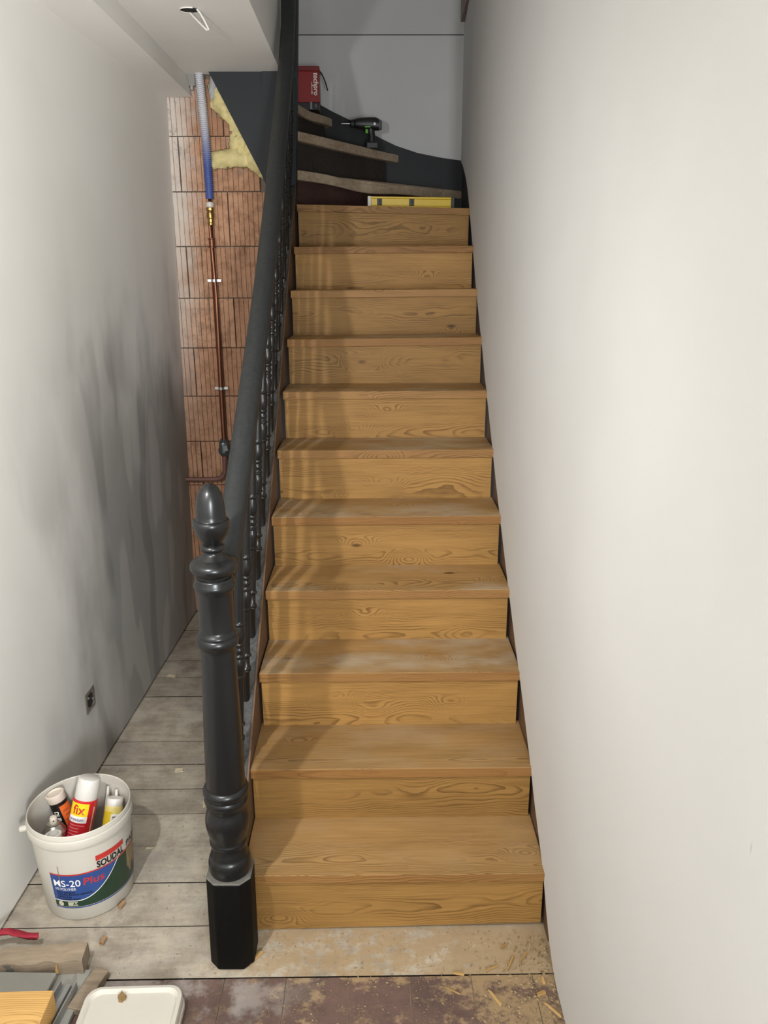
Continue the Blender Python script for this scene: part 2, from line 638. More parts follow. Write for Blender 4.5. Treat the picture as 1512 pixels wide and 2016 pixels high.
def rightx(y):
    for (a, b), (c, d) in zip(RW, RW[1:]):
        if y <= c:
            return b + (d - b) * (y - a) / (c - a)
    return RW[-1][1]


EDGE = [(-1.2, 0.0), (1.478, 0.004), (1.566, 0.061), (1.65, 0.165), (1.774, 0.265), (1.86, 0.350), (1.976, 0.455), (2.242, 0.664), (2.443, 0.831), (2.6, 0.966), (2.873, 1.207), (3.062, 1.370), (3.323, 1.575), (3.551, 1.768), (3.778, 1.951), (3.98, 2.06), (4.194, 2.148), (4.548, 2.252), (4.85, 2.309)]


def edgez(y):
    for (a, b), (c, d) in zip(EDGE, EDGE[1:]):
        if y <= c:
            return b + (d - b) * (y - a) / (c - a)
    return EDGE[-1][1]


# floor: planks and one visible row of tiles on a dark base
floor = struct(MB().box((-1.3, -1.2, -0.06), (0.62, 4.9, -0.022)).go('floor', M_SUB))
py = [1.505, 1.668, 1.824, 1.976, 2.125, 2.253, 2.391, 2.534, 2.70, 2.86, 3.02, 3.175, 3.33, 3.49, 3.72]
for a, b in zip(py, py[1:]):
    x0 = -1.045
    z = random.uniform(-0.0025, 0.0)
    m = MB()
    m.box((x0, a + 0.0011, -0.022), (0.47, b - 0.0011, z))
    m.go('plank', M_PLANK, floor)
for row in range(2):
    y1 = 1.502 - 0.1525 * row
    for k in range(-5, 6):
        x0 = -0.077 + 0.1535 * k
        x1 = min(x0 + 0.1535, 0.47)
        if x0 > 0.46 or x1 < -1.06:
            continue
        m = MB()
        m.box((x0 + 0.0010, y1 - 0.1525 + 0.0010, -0.022), (x1 - 0.0010, y1 - 0.0010, random.uniform(-0.002, 0.0)))
        m.go('tile', M_TILE, floor)
MB().box((-1.05, 1.19, -0.021), (0.465, 1.5015, -0.0035)).go('grout', plain('dusty_grout', '#a3906f', 0.9, var=0.4), floor)
m = MB().box((-1.06, -1.2, -0.022), (0.47, 1.195, -0.001))
m.go('screed', M_TILE, floor)

# left wall: leaning slab
m = MB()
ys = [-1.2 + 5.0 * i / 20 for i in range(21)]
zs = [0.0, 0.6, 1.2, 1.8, 2.56]
vs, fs = [], []
for y in ys:
    for z in zs:
        vs.append((leftx(y, z), y, z + (0.012 + 0.006 * mnoise.noise((y * 7, 0, 0)) if z == 0 else 0)))
n = len(zs)
for i in range(len(ys) - 1):
    for j in range(n - 1):
        fs.append((i * n + j, (i + 1) * n + j, (i + 1) * n + j + 1, i * n + j + 1))
m.add(vs, fs)
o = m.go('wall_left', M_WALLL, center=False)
s_ = o.modifiers.new('thickness', 'SOLIDIFY')
s_.thickness = 0.08
s_.offset = 1
struct(o)

# right wall: plaster ends in a ragged edge above the old stair string
ys = [-1.2, 0.0, 0.8] + [1.2 + 0.05 * i for i in range(74)]
vs, fs = [], []
for y in ys:
    zb = edgez(y) + (0.004 * mnoise.noise((y * 17, 0, 0)) + 0.003 * mnoise.noise((y * 60, 3, 0)) if y > 1.5 else 0.002)
    for k, z in enumerate((zb, max(zb + 0.3, 1.2), max(zb + 0.5, 2.2), 3.7)):
        vs.append((rightx(y) - 0.003, y, z))
for i in range(len(ys) - 1):
    for j in range(3):
        fs.append((i * 4 + j, (i + 1) * 4 + j, (i + 1) * 4 + j + 1, i * 4 + j + 1))
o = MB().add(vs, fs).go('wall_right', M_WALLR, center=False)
s_ = o.modifiers.new('thickness', 'SOLIDIFY')
s_.thickness = 0.009
s_.offset = -1
struct(o)
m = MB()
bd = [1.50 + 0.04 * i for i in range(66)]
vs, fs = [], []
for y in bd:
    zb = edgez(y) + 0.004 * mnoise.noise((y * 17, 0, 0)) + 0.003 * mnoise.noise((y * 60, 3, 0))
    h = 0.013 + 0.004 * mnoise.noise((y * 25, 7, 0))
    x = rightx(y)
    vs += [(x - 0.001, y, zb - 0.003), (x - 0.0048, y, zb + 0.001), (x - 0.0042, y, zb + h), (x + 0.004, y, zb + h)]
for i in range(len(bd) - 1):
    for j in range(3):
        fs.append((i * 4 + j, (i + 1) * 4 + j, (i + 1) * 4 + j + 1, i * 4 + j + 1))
struct(m.add(vs, fs).go('trim_4', plain('lit_edge_plaster', '#f1eee8', 0.8, var=0.1, scale=60)))  # plaster edge strip, its lit brightness put into a whiter colour
o = MB().box((0.54, -1.2, -0.05), (0.62, 4.95, 3.7)).go('wall_right_core', M_MORTAR)
struct(o)

# rear wall behind the winders, with the sloping soffit over it
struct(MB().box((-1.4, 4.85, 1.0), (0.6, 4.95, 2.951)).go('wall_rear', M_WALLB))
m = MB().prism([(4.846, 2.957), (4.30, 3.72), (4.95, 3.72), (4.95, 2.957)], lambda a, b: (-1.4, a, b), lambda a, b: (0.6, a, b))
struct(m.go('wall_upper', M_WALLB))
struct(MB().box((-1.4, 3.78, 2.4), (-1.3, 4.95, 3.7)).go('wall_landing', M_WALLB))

# hall ceiling, its side face at the stairwell and the boxed beam on the left
struct(MB().prism([(-1.0, 2.497), (-0.375, 2.497), (-0.375, 3.66), (-0.43, 3.66), (-0.43, 2.60), (-1.0, 2.60)], lambda a, b: (a + 0.012, -1.2, b), lambda a, b: (a - 0.009, 3.675, b)).go('ceiling', M_CEIL))
struct(MB().prism([(-1.08, 2.411), (-0.783, 2.411), (-0.80, 2.505), (-1.08, 2.505)], lambda a, b: (a, -1.2, b), lambda a, b: (a + 0.012, 3.668, b)).go('trim_1', M_CEIL))
struct(MB().box((-0.38, -1.2, 2.497), (0.5, 0.55, 2.6)).go('ceiling_front', M_CEIL))
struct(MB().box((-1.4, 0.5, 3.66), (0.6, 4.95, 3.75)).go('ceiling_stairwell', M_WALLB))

MB().box((-0.80, 3.676, 2.455), (-0.755, 3.72, 2.52)).add([], []).go('trim_2', M_GREYBOARD)['kind'] = 'structure'
MB().box((-0.775, 3.678, 2.44), (-0.765, 3.70, 2.50)).go('trim_3', M_ALU)['kind'] = 'structure'

# brick end wall: one object per block, grooved face
wall = struct(MB().box((-1.06, 3.722, 0.0), (-0.425, 3.80, 2.62)).go('wall_end', M_MORTAR))


def brick_mesh(L, H, depth=0.07):
    """face in XZ at y=0, ribs of about 22 mm with narrow grooves"""
    n = max(2, round(L / 0.0222))
    p = L / n
    prof = []
    for i in range(n):
        x = -L / 2 + i * p
        g_ = 0.0022
        prof += [(x + (0 if i == 0 else g_), 0.0), (x + p - g_, 0.0)]
        if i < n - 1:
            prof += [(x + p - g_ * 0.5, 0.007), (x + p + g_ * 0.5, 0.007)]
        else:
            prof[-1] = (x + p, 0.0)
    vs, fs = [], []
    for z in (-H / 2, H / 2):
        vs += [(x, y, z) for x, y in prof]
    k = len(prof)
    for i in range(k - 1):
        fs.append((i, i + 1, k + i + 1, k + i))
    b0 = len(vs)
    vs += [(-L / 2, depth, -H / 2), (L / 2, depth, -H / 2), (-L / 2, depth, H / 2), (L / 2, depth, H / 2)]
    fs += [(0, k, b0 + 2, b0), (k - 1, b0 + 1, b0 + 3, 2 * k - 1)]
    fs += [tuple(list(range(k, 2 * k)) + [b0 + 3, b0 + 2]), tuple([b0, b0 + 1] + list(range(k - 1, -1, -1)))]
    me = bpy.data.meshes.new('brick')
    me.from_pydata(vs, [], fs)
    me.materials.append(M_BRICK)
    return me


bm_cache = {}
zrow = [2.487, 2.262, 2.038, 1.808, 1.582, 1.357, 1.130, 0.910, 0.690, 0.465, 0.240, 0.012]
for i, (z1, z0) in enumerate(zip(zrow, zrow[1:])):
    rowB = i in (1, 3, 5, 7, 9)
    cuts = [-1.03, -0.85, -0.45] if rowB else [-1.03, -0.648, -0.425]
    if i == 1:
        cuts = [-1.03, -0.85, -0.50]
    for a, b in zip(cuts, cuts[1:]):
        L, H = round(b - a - 0.006, 3), round(z1 - z0 - 0.005, 3)
        if (L, H) not in bm_cache:
            bm_cache[(L, H)] = brick_mesh(L, H)
        link('brick', bm_cache[(L, H)], None, wall, loc=((a + b) / 2, 3.70 + random.uniform(-0.002, 0.002), (z0 + z1) / 2))

# ------------------------------------------------------------------ staircase
stairs = root('staircase', 'steep staircase of new oak treads and risers, old worn winders at the top', 'staircase', (0.04, 1.65, 0))
TL = {1: (-0.354, 0.442), 2: (-0.356, 0.440), 3: (-0.352, 0.434), 4: (-0.353, 0.431), 5: (-0.352, 0.429), 6: (-0.350, 0.428), 7: (-0.346, 0.430), 8: (-0.346, 0.434), 9: (-0.346, 0.438), 10: (-0.347, 0.440), 11: (-0.347, 0.448)}
ZT = {1: (0.187, 0.183), 2: (0.357, 0.355), 3: (0.541, 0.539), 4: (0.718, 0.717), 5: (0.898, 0.898), 6: (1.081, 1.081), 7: (1.261, 1.261), 8: (1.437, 1.443), 9: (1.620, 1.624), 10: (1.800, 1.802), 11: (1.990, 1.973)}
Y0, GO = 1.6393, 0.2118
for i in range(1, 12):
    y = Y0 + GO * (i - 1)
    xl, xr = TL[i]
    zl, zr = ZT[i]
    th = 0.030 if i > 1 else 0.026
    yb = y + GO + 0.030 if i < 11 else 4.02
    m = MB()
    skew = 0.028 if i == 11 else 0.0
    vs = []
    for dz in (-th, 0.0):
        vs += [(xl, y, zl + dz), (xr, y + skew, zr + dz), (xr, yb, zr + dz), (xl, yb, zl + dz)]
    m.add(vs, [(0, 3, 2, 1), (4, 5, 6, 7), (0, 1, 5, 4), (1, 2, 6, 5), (2, 3, 7, 6), (3, 0, 4, 7)])
    bevel(m.go('tread', M_TREAD, stairs), 0.002, 2)
    m = MB()
    zb0, zb1 = (0.0, 0.012) if i == 1 else (ZT[i - 1][0], ZT[i - 1][1])
    yr = y + 0.012
    vs = []
    for dy in (0.0, 0.018):
        vs += [(xl + 0.004, yr + dy, zb0), (xr - 0.006, yr + dy + skew, zb1), (xr - 0.006, yr + dy + skew, zr - th), (xl + 0.004, yr + dy, zl - th)]
    m.add(vs, [(0, 1, 2, 3), (7, 6, 5, 4), (0, 4, 5, 1), (1, 5, 6, 2), (2, 6, 7, 3), (3, 7, 4, 0)])
    m.go('riser', M_OAK, stairs)

# outer closed string on the left, painted, brown inner face
xs0, xs1 = -0.408, -0.3585
poly = [(1.640, 0.0), (1.640, nos(1.64) + 0.012), (3.86, nos(3.86) + 0.012), (3.86, nos(3.86) - 0.33), (2.02, 0.0)]
o = MB().prism(poly, lambda a, b: (xs0, a, b), lambda a, b: (xs1 - 0.004, a, b)).go('outer_string', M_STRING, stairs)
o['label'] = 'dusty black painted string board under the balusters'
poly2 = [(1.655, 0.0), (1.655, nos(1.655) + 0.008), (3.86, nos(3.86) + 0.008), (3.86, nos(3.86) - 0.33), (2.05, 0.0)]
MB().prism(poly2, lambda a, b: (xs1 - 0.004, a, b), lambda a, b: (xs1 + 0.002, a, b)).go('string_lining', M_STRINGIN, stairs)

# wall string along the right wall: oak-brown below, dark paint at the winders
m = MB()
sec = [1.60 + 0.1 * i for i in range(21)]
vs, fs = [], []
for y in sec:
    x = rightx(y) - 0.0015
    t, b = edgez(y) + 0.006, max(0.0, nos(y) - 0.32)
    vs += [(x, y, b), (x, y, t), (x + 0.02, y, t), (x + 0.02, y, b)]
for i in range(len(sec) - 1):
    for j in range(4):
        fs.append((i * 4 + j, (i + 1) * 4 + j, (i + 1) * 4 + (j + 1) % 4, i * 4 + (j + 1) % 4))
fs += [(0, 1, 2, 3), tuple(len(vs) - 4 + k for k in (3, 2, 1, 0))]
MB().add(vs, fs).go('wall_string', M_STRINGIN, stairs)
sec = [3.60 + 0.0625 * i for i in range(21)]
vs, fs = [], []
for y in sec:
    x = rightx(y) - 0.0020
    t, b = edgez(y) + 0.006, 1.6
    vs += [(x, y, b), (x, y, t), (x + 0.02, y, t), (x + 0.02, y, b)]
for i in range(len(sec) - 1):
    for j in range(4):
        fs.append((i * 4 + j, (i + 1) * 4 + j, (i + 1) * 4 + (j + 1) % 4, i * 4 + (j + 1) % 4))
fs += [(0, 1, 2, 3), tuple(len(vs) - 4 + k for k in (3, 2, 1, 0))]
MB().add(vs, fs).go('wall_string', M_NAVY, stairs)
poly = [(-0.9, 2.95), (-0.415, 2.674), (-0.297, 2.604), (-0.22, 2.565), (-0.125, 2.523), (-0.03, 2.468), (0.05, 2.428), (0.136, 2.39), (0.26, 2.352), (0.40, 2.326), (0.535, 2.309), (0.535, 1.7), (-0.9, 1.7)]
MB().prism(poly, lambda a, b: (a, 4.832, b), lambda a, b: (a, 4.852, b)).go('wall_string', M_NAVY, stairs)


# old winder treads
def winder(front, back, z, th, wear, mat=M_OLD):
    """front: list of (x,y) along the nosing; back: list closing the polygon; wear: fn(t)->dz"""
    m = MB()
    n = len(front)
    N = n + len(back)
    pts = [(x, y, z + wear(i / (n - 1))) for i, (x, y) in enumerate(front)] + [(x, y, z) for x, y in back]
    vs = pts + [(x, y, zz - th) for x, y, zz in pts]
    fs = [tuple(range(N)), tuple(range(2 * N - 1, N - 1, -1))] + [(i, (i + 1) % N, N + (i + 1) % N, N + i) for i in range(N)]
    m.add(vs, fs)
    return bevel(m.go('tread', mat, stairs), 0.006, 2)


def seg(a, b, n):
    return [(a[0] + (b[0] - a[0]) * i / n, a[1] + (b[1] - a[1]) * i / n) for i in range(n + 1)]


winder(seg((-0.42, 3.92), (0.518, 4.83), 14), [(0.10, 4.83), (-0.42, 4.05)], 2.162, 0.045,
       lambda t: -0.026 * math.exp(-((t - 0.42) / 0.16) ** 2) - 0.012 * math.exp(-((t - 0.75) / 0.2) ** 2) - 0.01 * t)
winder(seg((-0.42, 3.945), (0.15, 4.828), 10), [(-0.30, 4.83), (-0.47, 4.05)], 2.342, 0.042, lambda t: -0.006 * sin(pi * t))
winder(seg((-0.50, 4.02), (-0.225, 4.775), 10), [(-0.26, 4.83), (-0.75, 4.83), (-0.75, 4.02)], 2.522, 0.042,
       lambda t: -0.016 * math.exp(-((t - 0.62) / 0.2) ** 2))
winder(seg((-0.62, 4.02), (-0.62, 4.825), 4), [(-1.0, 4.825), (-1.0, 4.02)], 2.70, 0.042, lambda t: 0)


def wriser(a, b, z0, z1, mat, off=0.035, th=0.02):
    d = Vector((b[0] - a[0], b[1] - a[1]))
    nrm = Vector((-d.y, d.x)).normalized()
    p = [Vector(a) + nrm * off, Vector(b) + nrm * off, Vector(b) + nrm * (off + th), Vector(a) + nrm * (off + th)]
    return MB().prism([(v.x, v.y) for v in p], lambda x, y: (x, y, z0), lambda x, y: (x, y, z1)).go('riser', mat, stairs)


wriser((-0.42, 3.92), (0.49, 4.80), 1.98, 2.118, M_OLDRISER)
wriser((-0.42, 3.945), (0.10, 4.75), 2.162, 2.30, M_OLDDARK)
wriser((-0.50, 4.02), (-0.235, 4.76), 2.342, 2.48, M_OLDDARK)
wriser((-0.62, 4.02), (-0.62, 4.81), 2.522, 2.66, M_OLDDARK)

# black panels closing the side of the upper flight
poly = [(-0.685, 2.497), (-0.672, 2.472), (-0.483, 2.101), (-0.463, 2.05), (-0.463, 2.497)]
o = MB().prism(poly, lambda a, b: (a, 3.626, b), lambda a, b: (a, 3.643, b)).go('side_panel', M_PANEL, stairs)
MB().prism([(-0.4615, 2.497), (-0.4675, 1.90), (-0.385, 1.86), (-0.37, 2.497)], lambda a, b: (a, 3.620, b), lambda a, b: (a, 3.647, b)).go('side_panel', M_PANEL, stairs)

# ------------------------------------------------------------------ balustrade
bal = root('balustrade', 'black turned newel post with acorn cap, sloping handrail and slender turned balusters', 'banister', (-0.371, 1.582, 0))
SEG = 40
lean = 0.0165
newel = None
# octagonal base block
w_, c_ = 0.056, 0.024
oc = [(-w_ + c_, -w_), (w_ - c_, -w_), (w_, -w_ + c_), (w_, w_ - c_), (w_ - c_, w_), (-w_ + c_, w_), (-w_, w_ - c_), (-w_, -w_ + c_)]
newel = MB().prism(oc, lambda a, b: (a, b, 0.0), lambda a, b: (a * 0.985, b * 0.985, 0.262)).add([], []).go('newel_post', M_BLOCK, bal, local=True)
bevel(newel, 0.004, 2)
newel['label'] = 'chipped dark octagonal foot of the newel post'
newel.rotation_euler = (0, lean, 0)
nz = newel.location.z


def npart(name, prof, mat, lab=None, smooth=50):
    me = MB().lathe(prof, SEG).me(name)
    o = link(name, me, mat, newel, loc=(0, 0, -nz), local=True, smooth=smooth)
    if lab:
        o['label'] = lab
    return o


MBW = MB().prism(oc, lambda a, b: (a * 0.985, b * 0.985, 0.2618), lambda a, b: (a * 0.955, b * 0.955, 0.2655))
link('paint_line', MBW.me('paint_line'), M_WHITELINE, newel, loc=(0, 0, -nz), local=True)['label'] = 'bare whitish edge on top of the foot'
npart('turned_base', [(0.049, 0.266), (0.0525, 0.276), (0.0525, 0.292), (0.0495, 0.306), (0.0475, 0.310), (0.0465, 0.311), (0.0455, 0.318), (0.0425, 0.330), (0.0405, 0.338), (0.0405, 0.342), (0.0445, 0.345), (0.0465, 0.352),
                      (0.0455, 0.359), (0.0435, 0.362), (0.0445, 0.366), (0.050, 0.385), (0.0535, 0.405), (0.0535, 0.420), (0.0505, 0.436), (0.0468, 0.447), (0.0460, 0.455), (0.0475, 0.460), (0.0515, 0.466), (0.0530, 0.473), (0.0515, 0.481), (0.0495, 0.4845), (0.0515, 0.488),
                      (0.0545, 0.495), (0.0545, 0.502), (0.0520, 0.508), (0.0485, 0.511), (0.0470, 0.512)], M_BLACK)
npart('shaft', [(0.0470, 0.510), (0.0462, 0.55), (0.0435, 0.68), (0.0385, 0.868), (0.0390, 0.876), (0.0405, 0.880), (0.0425, 0.882), (0.0465, 0.886), (0.0478, 0.894), (0.0465, 0.902), (0.0435, 0.905), (0.0440, 0.909), (0.0430, 0.914), (0.0390, 0.917), (0.0385, 0.924), (0.0388, 1.008), (0.0405, 1.013), (0.0420, 1.017), (0.0440, 1.020), (0.0462, 1.027), (0.0455, 1.034), (0.0425, 1.038), (0.0430, 1.042), (0.0405, 1.046), (0.0365, 1.048)], M_BLACK)
npart('collar', [(0.0365, 1.047), (0.0370, 1.053), (0.0420, 1.056), (0.0470, 1.060), (0.0515, 1.068), (0.0515, 1.075), (0.0490, 1.081), (0.0400, 1.087), (0.0335, 1.090), (0.0320, 1.091), (0.0300, 1.094), (0.0225, 1.099), (0.0205, 1.103), (0.0210, 1.107), (0.0250, 1.109), (0.0265, 1.113), (0.0260, 1.118), (0.0225, 1.121), (0.020, 1.122)], M_BLACK)
npart('acorn_cap', [(0.0195, 1.121), (0.0210, 1.126), (0.0280, 1.136), (0.0345, 1.148), (0.0385, 1.160), (0.0398, 1.168), (0.0395, 1.175), (0.0370, 1.178), (0.0330, 1.1785), (0.0322, 1.180), (0.0320, 1.190), (0.0312, 1.205), (0.0290, 1.222), (0.0250, 1.237), (0.0190, 1.248), (0.0115, 1.255), (0.0050, 1.258), (0.0005, 1.2588)], M_BLACK)

# handrail swept up the flight
path = [(-0.352, 1.635, 1.040)]
for y, x in ((1.70, -0.345), (1.758, -0.341), (2.0, -0.334), (2.35, -0.325), (2.6, -0.3235), (2.85, -0.325), (3.0, -0.3255), (3.214, -0.327), (3.40, -0.332), (3.55, -0.337)):
    path.append((x, y, nos(y) + 0.868))
path += [(-0.343, 3.68, nos(3.68) + 0.888), (-0.350, 3.77, nos(3.77) + 0.955), (-0.357, 3.83, nos(3.83) + 1.07), (-0.363, 3.868, nos(3.868) + 1.24), (-0.366, 3.885, nos(3.885) + 1.42)]
prof = [(-0.027, -0.004), (-0.0285, -0.014), (-0.026, -0.024), (-0.021, -0.028), (-0.021, -0.034), (-0.0235, -0.040), (-0.023, -0.052), (-0.017, -0.058), (-0.012, -0.070),
        (0.012, -0.070), (0.017, -0.058), (0.023, -0.052), (0.0235, -0.040), (0.021, -0.034), (0.021, -0.028), (0.026, -0.024), (0.0285, -0.014), (0.027, -0.004), (0.020, 0.005), (0.008, 0.009), (-0.008, 0.009), (-0.020, 0.005)]
o = MB().tube(path, 1.0, prof=prof).go('handrail', M_RAIL, bal, smooth=40)

# balusters: one mesh, placed fourteen times
bp = [(0.0100, -0.035), (0.0102, 0.0), (0.0100, 0.086), (0.0125, 0.089), (0.0148, 0.092), (0.0135, 0.0955), (0.0150, 0.099), (0.0125, 0.1025), (0.0100, 0.105), (0.0098, 0.134), (0.0150, 0.138), (0.0155, 0.141), (0.0115, 0.1445), (0.0108, 0.150),
      (0.0128, 0.277), (0.0130, 0.281), (0.0162, 0.284), (0.0162, 0.2875), (0.0128, 0.290), (0.0135, 0.297), (0.0155, 0.318), (0.0152, 0.329), (0.0125, 0.337), (0.0120, 0.339), (0.0152, 0.342), (0.0152, 0.347), (0.0120, 0.350), (0.0110, 0.354), (0.0138, 0.360), (0.0142, 0.366), (0.0115, 0.371), (0.0112, 0.374), (0.0145, 0.378), (0.0146, 0.383), (0.0118, 0.386),
      (0.0135, 0.391), (0.0160, 0.401), (0.0158, 0.414), (0.0135, 0.430), (0.0128, 0.434), (0.0155, 0.437), (0.0156, 0.440), (0.0125, 0.443), (0.0122, 0.450), (0.0102, 0.62), (0.0085, 0.815)]
bme = MB().lathe(bp, 20).me('baluster')
for k in range(14):
    y = 1.695 + 0.1522 * k
    zb = nos(y) + 0.012
    xb = -0.3835 + 0.007 * min(1, max(0, (y - 1.7) / 1.0))
    ob = link('baluster', bme, M_BLACK, bal, loc=(xb, y, zb), smooth=45 if k == 0 else None)
    top = -0.334 if y > 1.9 else -0.350
    ob.rotation_euler = (0, math.atan2(0.042, 0.8), 0)

# square post at the turn
MB().prism([(-0.035, -0.04), (0.035, -0.04), (0.035, 0.04), (-0.035, 0.04)], lambda a, b: (-0.412 + a, 3.93 + b, 1.70), lambda a, b: (-0.337 + a, 3.93 + b, 3.4)).go('corner_post', M_PANEL, bal)

# ------------------------------------------------------------------ pipework on the brick wall
pipe = root('water_pipe', 'copper pipe climbing the brick wall into a ribbed blue conduit', 'pipe', (-0.724, 3.66, 0.73))
pr = []
z = 2.004
while z < 2.50:
    pr += [(0.0145, z), (0.0192, z + 0.0012), (0.0192, z + 0.0048), (0.0145, z + 0.006)]
    z += 0.0080
m = MB()
seg_ = 16
vs, fs = [], []
for r_, zz in pr:
    x = -0.720 - 0.012 * max(0, (zz - 2.2) / 0.3) ** 1.2
    for k in range(seg_):
        a = 2 * pi * k / seg_
        vs.append((x + r_ * cos(a), 3.66 + r_ * sin(a), zz))
for i in range(len(pr) - 1):
    for k in range(seg_):
        fs.append((i * seg_ + k, i * seg_ + (k + 1) % seg_, (i + 1) * seg_ + (k + 1) % seg_, (i + 1) * seg_ + k))
m.add(vs, fs)
m.go('conduit', M_CONDUIT, pipe, smooth=30)['label'] = 'ribbed plastic conduit, blue below and pale grey above'
MB().tube([(-0.724, 3.66, 2.03), (-0.724, 3.66, 1.6), (-0.725, 3.66, 1.2), (-0.727, 3.66, 0.92)], 0.0115, 16).go('copper_tube', M_COPPER, pipe, smooth=60)
MB().tube([(-0.728, 3.65, 0.86), (-0.730, 3.652, 0.80)] + [(-0.73 - 0.05 * (1 - cos(a)), 3.655, 0.78 - 0.05 * sin(a)) for a in (0.3, 0.7, 1.1, 1.5)] + [(-0.84, 3.655, 0.729), (-0.93, 3.655, 0.731)], 0.0115, 14).go('copper_tube', plain('painted_pipe', '#7d5a50', 0.5, 0.2), pipe, smooth=60)
MB().lathe([(0.010, 1.895), (0.0145, 1.897), (0.0145, 1.905), (0.012, 1.908), (0.012, 1.922), (0.0165, 1.925), (0.0175, 1.935), (0.0165, 1.948), (0.013, 1.951), (0.013, 1.955), (0.0175, 1.957), (0.0175, 1.968), (0.011, 1.970)], 12, (-0.722, 3.66, 0)).go('coupling', M_BRASS, pipe, smooth=30)
MB().lathe([(0.012, 1.969), (0.0165, 1.971), (0.0165, 1.990), (0.012, 1.993)], 16, (-0.721, 3.66, 0)).go('coupling_sleeve', M_WHITE, pipe, smooth=40)
MB().lathe([(0.0115, 1.80), (0.0165, 1.801), (0.0165, 1.804), (0.013, 1.806), (0.013, 1.835), (0.0165, 1.837), (0.0165, 1.840), (0.0115, 1.842)], 16, (-0.7235, 3.66, 0)).go('solder_joint', M_COPPER, pipe, smooth=40)
for zc in (1.660, 1.172):
    m = MB().lathe([(0.0118, zc - 0.006), (0.0135, zc - 0.006), (0.0135, zc + 0.006), (0.0118, zc + 0.006)], 14, (-0.7245, 3.66, 0), cap=False)
    m.box((-0.755, 3.664, zc - 0.006), (-0.735, 3.668, zc + 0.006)).box((-0.714, 3.664, zc - 0.006), (-0.694, 3.668, zc + 0.006))
    m.box((-0.751, 3.668, zc - 0.003), (-0.744, 3.703, zc + 0.003)).box((-0.705, 3.668, zc - 0.003), (-0.698, 3.703, zc + 0.003))
    m.go('pipe_clip', M_CLIP, pipe, smooth=30)
m = MB()
prof = []
for i in range(9):
    t = i / 8
    prof.append((0.016 + 0.013 * sin(pi * min(1, t * 1.15)) + 0.003 * sin(9 * t), 0.845 + 0.085 * t))
m.lathe(prof, 14, (-0.727, 3.655, 0))
m.v = [(x + 0.006 * mnoise.noise((x * 60, y * 60, z * 60)), y + 0.006 * mnoise.noise((x * 60 + 5, y * 60, z * 60)), z) for x, y, z in m.v]
m.go('wrapped_valve', plain('grey_wrap_film', '#4e5654', 0.25, var=0.6, scale=60), pipe, smooth=25)['label'] = 'valve wrapped in crumpled dark grey film'

# glass wool stuffed beside the panel
pol = [(-0.677, 2.486), (-0.702, 2.457), (-0.692, 2.418), (-0.701, 2.38), (-0.689, 2.357), (-0.664, 2.353), (-0.652, 2.333), (-0.62, 2.306), (-0.615, 2.274), (-0.626, 2.211), (-0.652, 2.203), (-0.70, 2.195), (-0.718, 2.186), (-0.708, 2.155), (-0.705, 2.127), (-0.688, 2.129), (-0.613, 2.135), (-0.556, 2.135), (-0.53, 2.122), (-0.501, 2.094), (-0.479, 2.088), (-0.470, 2.128), (-0.50, 2.199), (-0.545, 2.282), (-0.60, 2.376), (-0.64, 2.47)]


def inside(x, z):
    c = False
    j = len(pol) - 1
    for i in range(len(pol)):
        (xi, zi), (xj, zj) = pol[i], pol[j]
        if (zi > z) != (zj > z) and x < (xj - xi) * (z - zi) / (zj - zi) + xi:
            c = not c
        j = i
    return c


def edged(x, z):
    d = 9
    for (ax, az), (bx, bz) in zip(pol, pol[1:] + pol[:1]):
        L = (bx - ax) ** 2 + (bz - az) ** 2
        t = max(0, min(1, ((x - ax) * (bx - ax) + (z - az) * (bz - az)) / L))
        d = min(d, math.hypot(x - ax - t * (bx - ax), z - az - t * (bz - az)))
    return d


st = 0.006
idx, vs, fs = {}, [], []
nx, nz_ = 46, 72
for i in range(nx):
    for j in range(nz_):
        x = -0.735 + st * i + 0.004 * mnoise.noise((i * 0.7, j * 0.7, 0))
        z = 2.08 + st * j + 0.004 * mnoise.noise((i * 0.7, j * 0.7, 9))
        if inside(x, z):
            d = edged(x, z)
            h = 0.032 * min(1, d / 0.03) ** 0.6 + 0.024 * mnoise.noise((x * 15, z * 15, 2)) + 0.013 * mnoise.noise((x * 45, z * 45, 4)) + 0.008 * mnoise.noise((x * 120, z * 120, 4))
            idx[(i, j)] = len(vs)
            vs.append((x, 3.692 - min(0.044, max(0.002, h)), z))
for (i, j), a in idx.items():
    q = [idx.get(k) for k in ((i + 1, j), (i + 1, j + 1), (i, j + 1))]
    if None not in q:
        fs.append((a, q[0], q[1], q[2]))
o = MB().add(vs, fs).go('insulation_batt', M_INS, smooth=60)
s_ = o.modifiers.new('thickness', 'SOLIDIFY')
s_.thickness = 0.008
s_.offset = -1
tag(o, 'torn yellow glass wool stuffed beside the black panel on the brick wall', 'insulation')
m = MB()
m.tube([(-0.665, 3.675, 2.497), (-0.672, 3.666, 2.46), (-0.679, 3.662, 2.425), (-0.683, 3.668, 2.40)], [0.02, 0.021, 0.017, 0.008], 10)
m.go('facing_paper', M_FOIL, o, smooth=50)['label'] = 'grey paper facing peeking out'

